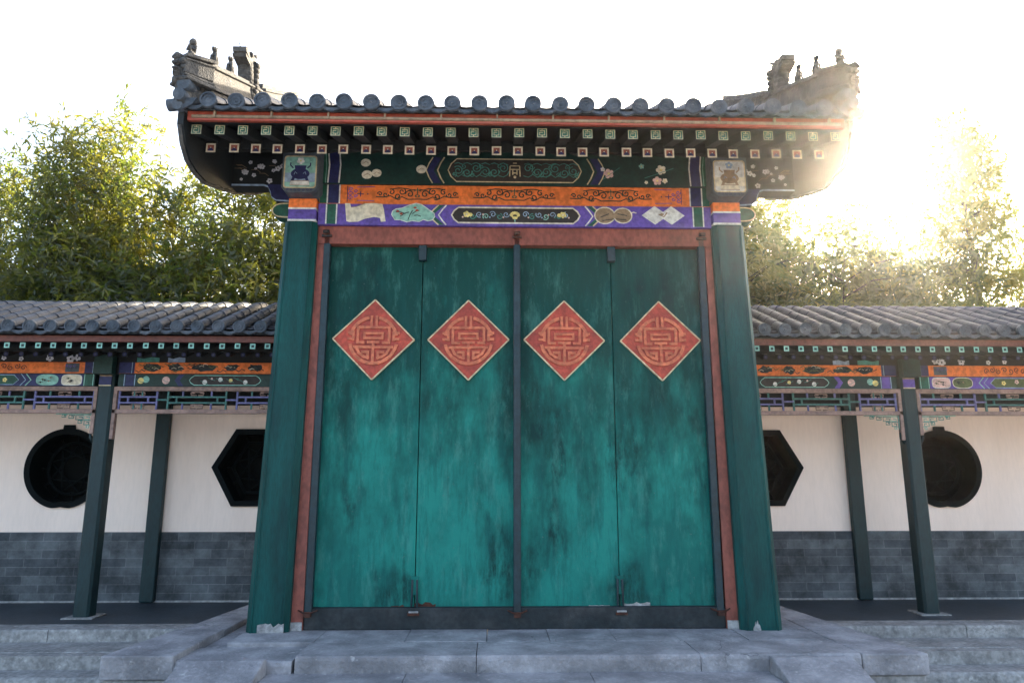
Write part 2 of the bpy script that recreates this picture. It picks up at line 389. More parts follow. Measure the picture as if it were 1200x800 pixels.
# gallery floors and their steps, left and right
for s in (-1, 1):
    f = MB(); X0, X1 = 2.8, 11.0
    a, b = sorted((s*2.76, s*X1))
    f.box(a, b, 1.07, 2.49, -.4, -.108, 'floor'); f.box(a, b, .2, 1.0, G0-.02, -.23, 'stone2')
    xs = [2.99, 4.69, 6.3, 7.9, 9.5, 11.]
    for i in range(5):
        c, d = sorted((s*(xs[i]+.004), s*(xs[i+1]-.004)))
        slab(f, c, d, .765, 1.065, -.105, -.225, 'stone2', .003, .012, i)
    structure(f.build('gallery_floor'))
    f = MB()
    for i in range(4):
        xs = [3.1, 5.2, 7.2, 9.1, 11.]
        c, d = sorted((s*(xs[i]+.004), s*(xs[i+1]-.004)))
        slab(f, c, d, .315, .77, -.222, -.345, 'stone2', .004, .02, i+5)
        c, d = sorted((s*(xs[i]+.104*0+.2*(i>0)), s*(xs[i+1]+.19*(i<3))))
        slab(f, c, d, -.10, .33, -.35, G0-.02, 'stone2', .004, .02, i+9)
    structure(f.build('gallery_steps'))

# ------------------------------------------------------------------ the gate
gate = thing('gate', (0,.2,0), 'tall green four-leaf gate with red diamond medallions under a grey tiled roof', 'gate')
def column(s):
    m = MB(); ch = .045
    def sec(xo, w, z, dy=0):
        x1 = xo; x0 = xo-w
        pts = [(x0,ch),(x0+ch*.5,ch*.5),(x0+ch,0),(x1-ch,0),(x1-ch*.5,ch*.5),(x1,ch),(x1,.4),(x0,.4)]
        return [(s*a, b, z) for a,b in pts]
    zs = [0.0, .9, 1.9, 2.9, 3.962]; vs = []
    for z in zs: vs += sec(2.485-.117*z/3.96, .39-.060*z/3.96, z)
    n = 8; fs = [(i*n+j, i*n+(j+1)%n, (i+1)*n+(j+1)%n, (i+1)*n+j) for i in range(4) for j in range(n)]
    if s < 0: fs = [f[::-1] for f in fs]
    m.add(vs, fs, 'column'); m.add(sec(2.367,.329,3.96), [tuple(range(8))], 'column')
    # raised fillets along the chamfers
    for dx in (.055, .318):
        m.hexa([(s*(2.485-dx-.008),-.006,.0),(s*(2.485-dx+.008),-.006,.0),(s*(2.485-dx-.008),.002,.0),(s*(2.485-dx+.008),.002,.0),
                (s*(2.366-dx*.86-.008),-.006,3.95),(s*(2.366-dx*.86+.008),-.006,3.95),(s*(2.366-dx*.86-.008),.002,3.95),(s*(2.366-dx*.86+.008),.002,3.95)], 'column')
    c = m.build('column', gate)
    b = MB()
    x0, x1 = 2.05, 2.33
    def band(z0,z1,mm,e=0):
        a,bb = sorted((s*(x0-e), s*(x1+e))); b.box(a,bb,-e,.38,z0,z1,mm)
    band(3.962,3.982,'white',.004); band(3.982,4.09,'purple'); band(4.09,4.108,'white',.003); band(4.108,4.205,'orange')
    b.build('painted_band', c)
    d = MB()   # flaking paint and mortar at the foot
    rr = random.Random(5 if s<0 else 9)
    cx, w, h = (s*2.25, .12, .085) if s<0 else (s*2.235,.035,.10)
    pts = [(cx-w, .0)]+[(cx-w+2*w*i/10, h*(.55+.45*rr.random())*(1 if s<0 else math.sin(math.pi*(i+1)/12))) for i in range(11)]+[(cx+w,.0)]
    d.prism(pts, 'y', -.0075, .001, 'mortar'); d.build('bare_patch', c)
    # projecting beam end with its painted vase panel
    e = MB(); bx0, bx1 = 2.005, 2.375
    a, bb = sorted((s*bx0, s*bx1))
    poly = [(a,4.27),(a+.03,4.235),(a+.07,4.21),(bb-.07,4.21),(bb-.03,4.235),(bb,4.27),(bb,4.72),(a,4.72)]
    e.prism(poly, 'y', -.15, .37, 'grey'); be = e.build('beam_end', c, .006)
    ar = Art(-.15); cxm = (a+bb)/2
    def rrect(cx, cz, hw, hh, r, mm):
        pts = []
        for (qx,qz,a0) in ((1,-1,-90),(1,1,0),(-1,1,90),(-1,-1,180)):
            for i in range(5):
                t = R(a0+i*22.5); pts.append((cx+qx*(hw-r)+r*math.cos(t), cz+qz*(hh-r)+r*math.sin(t)))
        ar.P(pts, mm)
    rrect(cxm, 4.43, .165, .175, .03, 'gold'); rrect(cxm, 4.43, .152, .162, .025, 'white' if s>0 else 'mint')
    ar.P([(cxm-.15,4.32),(cxm+.15,4.32),(cxm+.15,4.42),(cxm-.15,4.42)], 'cream' if s>0 else 'lblue')
    ar.P([(cxm-.10,4.285),(cxm+.10,4.285),(cxm+.09,4.335),(cxm-.09,4.335)], 'white' if s<0 else 'cream')
    ar.L([(cxm-.10,4.285),(cxm+.10,4.285),(cxm+.09,4.335),(cxm-.09,4.335)], .008, 'tan', True)
    vm = 'navy' if s<0 else 'tan'
    ar.C(cxm,4.41,.095,vm,18,.06); ar.P([(cxm-.05,4.44),(cxm+.05,4.44),(cxm+.06,4.50),(cxm-.06,4.50)],vm)
    ar.P([(cxm-.09,4.335),(cxm-.06,4.335),(cxm-.04,4.39),(cxm-.07,4.39)],vm); ar.P([(cxm+.09,4.335),(cxm+.06,4.335),(cxm+.04,4.39),(cxm+.07,4.39)],vm)
    ar.L([(cxm-.07,4.47),(cxm-.10,4.50),(cxm-.10,4.53)],.014,vm); ar.L([(cxm+.07,4.47),(cxm+.10,4.50),(cxm+.10,4.53)],.014,vm)
    ar.flower(cxm,4.55,.04,'white' if s<0 else 'lblue')
    for k in (-1,1): ar.L([(cxm+k*.03,4.41),(cxm+k*.05,4.43),(cxm+k*.06,4.40)],.008,'lblue')
    for k in range(7): ar.spiral(cxm-.12+.04*k, 4.238, .014, 1.2, k, 1, .005, 'navy')
    ar.build('vase_panel', be)
    # side tie beam with blossom painting, stepping down to the column
    t = MB()
    ax = [(2.31,4.76),(3.0,4.76),(3.0,4.375),(2.63,4.375),(2.57,4.36),(2.545,4.31),(2.53,4.25),(2.49,4.215),(2.31,4.205)]
    pl = [(s*x,z) for x,z in ax]
    t.prism(pl, 'y', .10, .26, 'dark'); tb = t.build('side_beam', gate)
    ar = Art(.10)
    ar.L([(s*x,z+dz) for x,z,dz in ((3.0,4.375,.016),(2.63,4.375,.016),(2.575,4.36,.012),(2.55,4.31,.0),(2.535,4.25,.008),(2.49,4.215,.012),(2.33,4.205,.012))], .02, 'lblue')
    ar.P([(s*x,z) for x,z in ((2.60,4.40),(2.56,4.33),(2.545,4.27),(2.50,4.235),(2.33,4.225),(2.33,4.40))], 'navy')
    rr = random.Random(3)
    for k in range(15):
        x = rr.uniform(2.42,2.93); z = rr.uniform(4.43,4.66); ar.flower(s*x, z, rr.uniform(.014,.034), 'blossom', None)
    for k in range(7):
        x = rr.uniform(2.42,2.85); z = rr.uniform(4.43,4.6); ar.L([(s*x,z),(s*(x+.04),z+.03),(s*(x+.1),z+.03)],.004,'tan')
    ar.build('blossom_painting', tb)
    u = MB(); pts = [(s*2.32,4.215),(s*2.32,4.03)]+[(s*(2.44+.10*math.sin(R(a))), 4.12-.08*math.cos(R(a))) for a in range(0,181,30)]
    u.prism(pts,'y',.11,.27,'green'); st = u.build('rounded_stub', gate)
    ar = Art(.11); ar.L([(s*2.33,4.045)]+[(s*(2.43+.10*math.sin(R(a))), 4.12-.073*math.cos(R(a))) for a in range(0,181,20)]+[(s*2.33,4.195)],.014,'gold'); ar.build('gold_outline', st)
for s in (-1,1): column(s)

# lintel, jambs, threshold
m = MB(); m.box(-2.10,2.10,.10,.34,3.758,3.99,'brown'); m.build('lintel', gate, .004)
for s in (-1,1):
    m = MB(); 
    m.hexa([(s*1.985 if s>0 else -2.12,.10,0),(2.12 if s>0 else -1.985,.10,0),(s*1.985 if s>0 else -2.12,.34,0),(2.12 if s>0 else -1.985,.34,0),
            (s*1.975 if s>0 else -2.09,.10,3.756),(2.09 if s>0 else -1.975,.10,3.756),(s*1.975 if s>0 else -2.09,.34,3.756),(2.09 if s>0 else -1.975,.34,3.756)],'brown')
    j = m.build('jamb', gate, .004)
    k = MB(); a,b = sorted((s*1.99,s*2.10)); k.box(a,b,.085,.1,0,.075,'mortar'); k.build('jamb_foot', j)
m = MB(); m.box(-1.984,1.984,.12,.30,.0,.193,'thresh'); m.build('threshold', gate, .006)

m = MB(); m.box(-1.98,1.98,.285,.33,.19,3.76,'dark'); m.build('light_stop_board', gate)  # unseen board added to stop light leaking through the leaf seams
# four leaves with medallions
def shou(mb, cx, cz, r, y):
    """round carved longevity sign, built as raised strokes on a disc"""
    def ln(pts, w=.020, m='relief'):
        for i in range(len(pts)-1):
            (x0,z0),(x1,z1) = pts[i],pts[i+1]; d = Vector((x1-x0,z1-z0)); 
            if d.length < 1e-6: continue
            t = d.normalized(); q = Vector((-t.y,t.x))*w/2; e = t*w/2
            a = [(x0-e.x+q.x,z0-e.y+q.y),(x0-e.x-q.x,z0-e.y-q.y),(x1+e.x-q.x,z1+e.y-q.y),(x1+e.x+q.x,z1+e.y+q.y)]
            mb.prism([(cx+p[0]*r,cz+p[1]*r) for p in a], 'y', y-.012-random.uniform(0,.001), y+.002, m)
    def arc(a0,a1,rad=.93,w=.13,n=14):
        for i in range(n):
            t0,t1 = R(a0+(a1-a0)*i/n),R(a0+(a1-a0)*(i+1)/n); ri,ro = rad-w/2,rad+w/2
            a = [(ri*math.cos(t0),ri*math.sin(t0)),(ro*math.cos(t0),ro*math.sin(t0)),(ro*math.cos(t1),ro*math.sin(t1)),(ri*math.cos(t1),ri*math.sin(t1))]
            mb.prism([(cx+p[0]*r,cz+p[1]*r) for p in a],'y',y-.013,y+.002,'relief')
    arc(190,350); arc(12,78); arc(102,168)
    W = .105
    ln([(-.10,.95),(-.10,.55)],W); ln([(.10,.95),(.10,.55)],W)
    ln([(-.62,.52),(.62,.52)],W); ln([(-.62,.52),(-.62,-.10),(-.40,-.10)],W); ln([(.62,.52),(.62,-.10),(.40,-.10)],W)
    ln([(-.36,.28),(.36,.28),(.36,.08),(-.36,.08),(-.36,.28)],W*.9); ln([(-.20,-.08),(.20,-.08)],W)
    ln([(-.82,.30),(-.98,.30)],W); ln([(-.82,.05),(-.98,.05)],W); ln([(.82,.30),(.98,.30)],W); ln([(.82,.05),(.98,.05)],W)
    ln([(-.80,.32),(-.80,.03)],W); ln([(.80,.32),(.80,.03)],W)
    ln([(-.74,-.28),(.74,-.28)],W); ln([(0,-.10),(0,-.86)],W)
    for k in (-1,1):
        ln([(k*.66,-.28),(k*.55,-.52),(k*.36,-.66),(k*.20,-.72)],W); ln([(k*.20,-.70),(k*.20,-.48),(k*.40,-.48)],W)
edges = [-1.972,-.963,.012,.997,1.972]; mc = [-1.443,-.481,.497,1.485]
for i in range(4):
    m = MB(); a,b = edges[i]+.004, edges[i+1]-.004
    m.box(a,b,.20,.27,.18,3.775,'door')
    for z in (.22,): pass
    leaf = m.build('door_leaf', gate, .004)
    leaf['label'] = ['leftmost green door leaf','second green door leaf from the left','third green door leaf from the left','rightmost green door leaf'][i]
    m = MB(); h = .412; cx, cz = mc[i], 2.772
    m.prism([(cx-h,cz),(cx,cz-h),(cx+h,cz),(cx,cz+h)],'y',.180,.201,'medal')
    for (x0,z0,x1,z1) in ((cx-h,cz,cx,cz-h),(cx,cz-h,cx+h,cz),(cx+h,cz,cx,cz+h),(cx,cz+h,cx-h,cz)):
        d = Vector((x1-x0,z1-z0)).normalized(); q = Vector((-d.y,d.x))*.0065
        m.prism([(x0-q.x,z0-q.y),(x1-q.x,z1-q.y),(x1+q.x,z1+q.y),(x0+q.x,z0+q.y)],'y',.172+i*.0002,.200,'gold')
    shou(m, cx, cz-.01, .255, .180)
    md = m.build('medallion', leaf); md.rotation_euler = (0, R((.6,-.4,.5,-.7)[i]), 0)
# poles: full-height at both sides and in the centre, short ones at the folds
def pole(x, z0, z1, r=.036, y=.10, foot=True):
    m = MB(); m.box(x-r,x+r,y,y+.07,z0,z1,'pole'); p = m.build('door_pole', gate, .01)
    m = MB(); m.box(x-.05,x+.05,.075,.12,z1-.012,z1+.01,'iron'); m.tube([(x-.03,.05,z1+.03),(x+.03,.05,z1+.03)],.022,'iron'); m.build('iron_hook', p)
    m = MB(); m.tube([(x-.09,.105,z0+.04),(x-.04,.085,z0+.02),(x+.04,.085,z0+.02),(x+.09,.105,z0+.04)],.008,'rust'); m.box(x-.032,x+.032,.07,.12,z0-.02,z0+.012,'rust'); m.build('rusty_bracket', p)
pole(-1.945,.14,3.84); pole(.012,.13,3.84); pole(1.935,.14,3.84)
for x in (-.963, .997):
    m = MB(); m.box(x-.04,x+.04,.125,.195,3.60,3.83,'pole'); m.tube([(x-.045,.13,3.84),(x+.045,.13,3.84)],.02,'iron'); m.build('fold_hinge', gate, .006)
    m = MB(); m.tube([(x-.028,.17,.12),(x-.022,.17,.44)],.011,'pole',6); m.tube([(x+.028,.17,.12),(x+.022,.17,.44)],.011,'pole',6)
    m.box(x-.035,x+.035,.175,.197,.30,.47,'door'); m.box(x-.055,x+.055,.10,.17,.125,.15,'rust'); m.box(x-.045,x+.045,.10,.17,.15,.165,'mortar')
    m.build('foot_bolt', gate, .003)
    rr = random.Random(int(x*100))
    for (dx,w,h) in ((.10,.20,.05),(-.16,.12,.02)) if x<0 else ((.16,.26,.045),(-.2,.2,.012)):
        pts = [(x+dx-w/2,.185)]+[(x+dx-w/2+w*i/8,.19+h*(.3+.7*rr.random())) for i in range(9)]+[(x+dx+w/2,.185)]
        m = MB(); m.prism(pts,'y',.1975,.201,'mortar' if x>0 else 'rust'); m.build('chipped_paint', gate)

# painted beams above the lintel
PX = lambda px: (px-603.6)/111.8
PZ = lambda py: 4.704-(py-185)*.00949
def panel(name, z0, z1, m, y=.05, deep=.3):
    q = MB(); q.box(-2.04,2.04,y,y+deep,z0,z1,m); return q.build(name, gate, .003)
top = panel('upper_beam', 4.394, 4.78, 'dgreen', .05); mid = panel('orange_board', 4.178, 4.390, 'orange', .065); low = panel('lower_beam', 3.992, 4.174, 'purple', .05)
low2 = MB(); low2.box(-2.04,2.04,.05,.099,3.945,3.992,'purple'); low2.build('beam_underside', gate, .002)
# upper beam painting
ar = Art(.05)
def chev(x, dirn, z0, z1, w, m, dx=.07):
    zc = (z0+z1)/2; h = (z1-z0)/2; ar.L([(x+dirn*dx, z1),(x+dirn*dx*.45,zc+h*.55),(x,zc),(x+dirn*dx*.45,zc-h*.55),(x+dirn*dx,z0)], w, m)
def cart(x0,x1,z0,z1,m,line,w=.012,ends=.09):
    zc=(z0+z1)/2; h=(z1-z0)/2
    pts=[(x0+ends,z0),(x1-ends,z0),(x1-ends*.35,z0+h*.45),(x1,zc),(x1-ends*.35,z1-h*.45),(x1-ends,z1),(x0+ends,z1),(x0+ends*.35,z1-h*.45),(x0,zc),(x0+ends*.35,z0+h*.45)]
    ar.P(pts,m); ar.L(pts,w,line,True)
z0,z1 = 4.41,4.70
for k in (-1,1):
    ar.P([(k*.86,z0),(k*.93,4.55),(k*.86,z1),(k*.78,z1),(k*.86,4.55),(k*.78,z0)],'navy')
    chev(k*.94,-k,z0,z1,.012,'gold'); chev(k*.82,-k,z0,z1,.014,'gold')
cart(-.71,.69,4.43,4.685,'brownblack','gold',.012)
rr = random.Random(4)
for k in (-1,1):
    for i in range(6):
        x = k*(.13+.095*i); ar.spiral(x,4.555+.03*math.cos(i*2.2),.052,1.5,rr.random()*6,k,.009,'teal'); ar.spiral(x+k*.04,4.60-.09*(i%2),.028,1.2,i,-k,.008,'teal')
        ar.L([(x-.05,4.50+.02*(i%2)),(x,4.485),(x+.04,4.51),(x+.06,4.55)],.008,'teal'); ar.L([(x-.04,4.63),(x,4.642),(x+.05,4.62)],.008,'teal')
for (a,b,c,d) in ((-.05,4.61,.05,4.61),(-.05,4.61,-.055,4.49),(.05,4.61,.055,4.49),(-.05,4.57,.05,4.57),(-.022,4.57,-.022,4.51),(.022,4.57,.022,4.51),(-.02,4.53,.02,4.53),(-.02,4.64,.02,4.64)): ar.L([(a-.01,b),(c-.01,d)],.012,'gold')
ar.C(-.01,4.485,.016,'gold',8)
for px,py,r in ((428,193,.052),(430,207,.056),(441,205,.052),(493,200,.055)):
    ar.C(PX(px),PZ(py),r,'cream',14,r*.86); ar.L([(PX(px)-r*.6,PZ(py)-.012),(PX(px),PZ(py)+.012),(PX(px)+r*.6,PZ(py)-.004)],.006,'tan')
for px,py,r,mm in ((713,203,.055,'pinkish'),(706,198,.025,'blossom'),(775,198,.055,'cream'),(770,211,.05,'pinkish'),(757,213,.02,'cream'),(752,194,.03,'mint'),(779,211,.03,'cream')):
    ar.flower(PX(px),PZ(py),r,mm,'yellow')
ar.L([(PX(706),PZ(210)),(PX(720),PZ(200)),(PX(726),PZ(196))],.006,'teal'); ar.L([(PX(755),PZ(208)),(PX(770),PZ(203)),(PX(790),PZ(196))],.006,'teal')
for k in (-1,1):
    ar.P([(k*2.035,z0-.01),(k*1.96,z0-.01),(k*1.95,4.6),(k*1.965,4.74),(k*2.035,4.74)],'green')
    ar.L([(k*1.955,z0-.01),(k*1.945,4.6),(k*1.96,4.74)],.014,'white')
    ar.P([(k*1.947,z0-.01),(k*1.85,z0-.01),(k*1.84,4.6),(k*1.85,4.74),(k*1.95,4.74),(k*1.937,4.6)],'navy')
    ar.L([(k*1.84,z0-.01),(k*1.83,4.6),(k*1.845,4.74)],.014,'white')
    ar.L([(k*1.98,z0-.01),(k*1.975,4.6),(k*1.99,4.74)],.006,'mint')
ar.build('painting', top)
# orange board scrolls
ar = Art(.065)
for pc in (489,602,715):
    c = PX(pc); zc = PZ(228.5)
    for k in (-1,1):
        for (dx,dz,r,t,a) in ((.08,.0,.045,1.3,0),(.16,.028,.04,1.3,2),(.20,-.025,.038,1.2,4),(.27,.022,.034,1.2,1),(.33,-.008,.03,1.2,3),(.39,.0,.026,1.2,0)):
            ar.spiral(c+k*dx,zc+dz,r,t,a if k>0 else math.pi-a,k,.0125,'dgreen')
        ar.L([(c,zc-.055),(c+k*.1,zc-.058),(c+k*.16,zc-.03),(c+k*.22,zc-.055),(c+k*.28,zc-.02),(c+k*.35,zc-.035),(c+k*.43,zc-.03)],.012,'dgreen')
        ar.L([(c+k*.02,zc+.05),(c+k*.06,zc+.045),(c+k*.11,zc+.06),(c+k*.2,zc+.066),(c+k*.26,zc+.055)],.011,'dgreen')
    ar.C(c,zc-.02,.028,'green',8,.018); ar.L([(c-.04,zc+.03),(c,zc+.05),(c+.04,zc+.03)],.01,'green'); ar.L([(c,zc+.07),(c,zc-.01)],.01,'green'); ar.C(c,zc-.02,.012,'orange',6)
for k,cx in ((1,PX(408)),(-1,PX(798))):
    for (dx,dz,r) in ((.03,.05,.025),(.03,-.045,.025),(.03,.0,.03),(.085,.028,.02),(.085,-.026,.02)): ar.spiral(cx+k*dx,PZ(229)+dz,r,1.2,0,k,.008,'purple')
    ar.L([(cx,PZ(220)),(cx,PZ(238))],.008,'navy'); ar.L([(cx+k*.1,PZ(221)),(cx+k*.28,PZ(220.5))],.007,'purple'); ar.L([(cx+k*.1,PZ(236.5)),(cx+k*.28,PZ(237))],.007,'purple')
    ar.L([(cx+k*.10,PZ(229)),(cx+k*.17,PZ(229))],.01,'navy'); ar.L([(cx+k*.135,PZ(226)),(cx+k*.135,PZ(232))],.01,'navy'); ar.C(cx+k*.21,PZ(229),.008,'navy',6)
for k in (-1,1):
    ar.P([(k*2.035,4.182),(k*1.83,4.182),(k*1.83,4.386),(k*2.035,4.386)],'navy')
    ar.L([(k*1.955,4.182),(k*1.955,4.386)],.014,'white'); ar.P([(k*2.035,4.183),(k*1.962,4.183),(k*1.962,4.386),(k*2.035,4.386)],'green'); ar.L([(k*1.83,4.18),(k*1.83,4.388)],.014,'white')
ar.build('scroll_painting', mid)
# lower beam painting
ar = Art(.05); z0,z1 = 3.952,4.168
for k in (-1,1):
    ar.P([(k*.74,z1),(k*.86,4.06),(k*.74,z0),(k*.80,z0),(k*.92,4.06),(k*.80,z1)],'green')
    ar.L([(k*.72,z1),(k*.76,4.12),(k*.80,4.06),(k*.76,4.0),(k*.72,z0)],.014,'white'); ar.L([(k*.80,z1),(k*.85,4.12),(k*.90,4.06),(k*.85,4.0),(k*.80,z0)],.014,'gold')
cart(-.665,.665,3.978,4.145,'brownblack','cream',.016,.07)
rr = random.Random(8)
for k in (-1,1):
    for i in range(7):
        x = k*(.10+.07*i); ar.spiral(x,4.06+.012*math.cos(i*3),.034,1.3,i*1.3,k,.009,('lblue','teal','lblue','mint')[i%4])
        ar.C(x+k*.03,4.04+.03*(i%2),.010,('pinkish','green','lblue')[i%3],6)
    ar.flower(k*.50-.01,4.07,.036,'yellow','cream'); ar.C(k*.46-.01,4.065,.022,'yellow',8)
for i in range(7): 
    a = R(i*30); ar.C(-.01+.035*math.cos(a),4.065+.022*math.sin(a),.018,'yellow',8)
ar.P([(-.045,4.05),(.025,4.05),(.01,4.02),(-.03,4.02)],'yellow'); ar.L([(-.01,4.02),(-.01,3.99)],.014,'mint')
def PP(l, m): ar.P([(PX(x),PZ(y)) for x,y in l], m)
PP([(406,240.5),(412,240.5),(413,245),(419,244.5),(429,240.5),(440,240),(449,241),(451,247),(453.5,261),(448,261.5),(447,257),(440,256),(430,258),(422,261.5),(412,262),(408.5,261)],'cream')
ar.L([(PX(x),PZ(y)) for x,y in ((413,245),(419,244.5),(429,240.5))],.008,'tan')
cl = [(460,253),(461,249),(465,246.5),(472,245.5),(480,242),(488,239.8),(494,241),(500,245),(505,248.5),(509,251),(510,255),(507,259),(502,260),(497,258.5),(492,261),(484,260),(478,261.5),(470,259),(464,259)]
PP(cl,'mint'); ar.L([(PX(x),PZ(y)) for x,y in cl],.008,'white',True)
for a in ((465,250,476,252),(470,255,480,250),(479,259,484,248),(484,252,492,248),(486,254,494,255)): ar.L([(PX(a[0]),PZ(a[1])),(PX((a[0]+a[2])/2),PZ((a[1]+a[3])/2-1)),(PX(a[2]),PZ(a[3]))],.009,'thresh')
for a in ((467,249),(471,252),(487,245),(489,248)): ar.C(PX(a[0]),PZ(a[1]),.018,'medal',7,.012)
# gourd
g1=[(PX(707)+.105*math.cos(R(a)),PZ(252)+.09*math.sin(R(a))) for a in range(20,341,20)]; g2=[(PX(728)+.095*math.cos(R(a)),PZ(252)+.082*math.sin(R(a))) for a in range(-150,151,20)]
ar.P(g1+g2,'tan'); ar.L(g1+g2,.012,'cream',True); ar.L([(PX(737),PZ(249)),(PX(741),PZ(248)),(PX(744),PZ(249))],.012,'cream')
for a in ((702,254,712,250),(704,258,718,256),(722,250,733,252),(720,256,732,257)): ar.L([(PX(a[0]),PZ(a[1])),(PX(a[2]),PZ(a[3]))],.009,'thresh')
for cx in (765.5,785):
    PP([(cx-15.5,251.5),(cx,240.5),(cx+15.5,251.5),(cx,262)],'white')
ar.L([(PX(770),PZ(250)),(PX(776),PZ(253)),(PX(780),PZ(248))],.014,'tan'); ar.C(PX(774),PZ(250),.022,'tan',7,.014)
for k in (-1,1):
    ar.P([(k*1.955,z0),(k*1.85,z0),(k*1.85,z1),(k*1.955,z1)],'green'); ar.L([(k*1.955,z0),(k*1.955,z1)],.014,'white'); ar.L([(k*1.85,z0),(k*1.85,z1)],.014,'white')
ar.build('painting', low)

# rafters: two rows
def rafter_mesh(kind):
    m = MB(); w = .045
    if kind == 0:   # flying rafter, green end with a pale key pattern
        y0,z0,y1,z1 = -1.0,4.442,-.30,4.66; face='teal'
    else:
        y0,z0,y1,z1 = -.65,4.435,.30,4.93; face='medal'
    m.hexa([(-w,y0,z0-w),(w,y0,z0-w),(-w,y1,z1-w),(w,y1,z1-w),(-w,y0,z0+w),(w,y0,z0+w),(-w,y1,z1+w),(w,y1,z1+w)],'dark')
    ar = Art(y0-.001); ar.v,ar.f,ar.m,ar.mats,ar.sm = m.v,m.f,m.m,m.mats,m.sm
    if kind == 0:
        ar.P([(-w,z0-w),(w,z0-w),(w,z0+w),(-w,z0+w)],'green'); e=w-.005
        ar.L([(-e,z0-e),(e,z0-e),(e,z0+e),(-e,z0+e)],.007,'gold',True)
        ar.L([(-.022,z0+.022),(.022,z0+.022),(.022,z0-.022),(-.022,z0-.022),(-.022,z0+.005),(.006,z0+.005)],.006,'gold')
        ar.L([(0,z0+e),(0,z0+.022)],.006,'gold'); ar.L([(0,z0-e),(0,z0-.022)],.006,'gold')
    else:
        ar.P([(-w,z0-w),(w,z0-w),(w,z0+w),(-w,z0+w)],'cream'); e=w-.015
        ar.P([(-e,z0-e),(e,z0-e),(e,z0+e),(-e,z0+e)],'brown'); ar.C(0,z0-.012,.018,'navy',8); ar.C(-.014,z0-.02,.012,'navy',6); ar.C(.014,z0-.02,.012,'navy',6); ar.C(0,z0+.004,.006,'cream',6)
    return m
for kind,name in ((0,'flying_rafter'),(1,'rafter')):
    mb = rafter_mesh(kind); me = mb.mesh(name)
    for i in range(29):
        x = -2.89+i*5.78/28+(random.uniform(-.006,.006) if kind else 0)
        if kind and abs(x) > 2.93: continue
        place(name, me, (x+mb.c[0], mb.c[1], mb.c[2]+random.uniform(-.003,.003)), gate)
# eave boards
m = MB(); m.box(-2.95,2.95,-1.07,-1.03,4.495,4.58,'redboard'); m.build('eave_board', gate, .003)
m = MB(); m.box(-2.93,2.93,-1.095,-1.072,4.482,4.500,'redboard'); m.tube([(-2.9,-1.088,4.520),(2.9,-1.088,4.517)],.016,'tan',8)
for i in range(12): 
    x=-2.7+i*.5; m.box(x-.007,x+.007,-1.108,-1.072,4.505,4.57,'tan')
m.build('eave_batten', gate)
# soffit boards
m = MB()
m.hexa([(-2.95,-1.03,4.490),(2.95,-1.03,4.490),(-2.95,.0,4.86),(2.95,.0,4.86),(-2.95,-1.03,4.505),(2.95,-1.03,4.505),(-2.95,.0,4.875),(2.95,.0,4.875)],'dark')
m.box(-2.9,2.9,-.60,-.57,4.46,4.56,'dark'); m.build('soffit', gate)
m = MB(); m.box(-2.96,2.96,.06,.3,4.76,4.98,'dark'); m.build('purlin', gate)

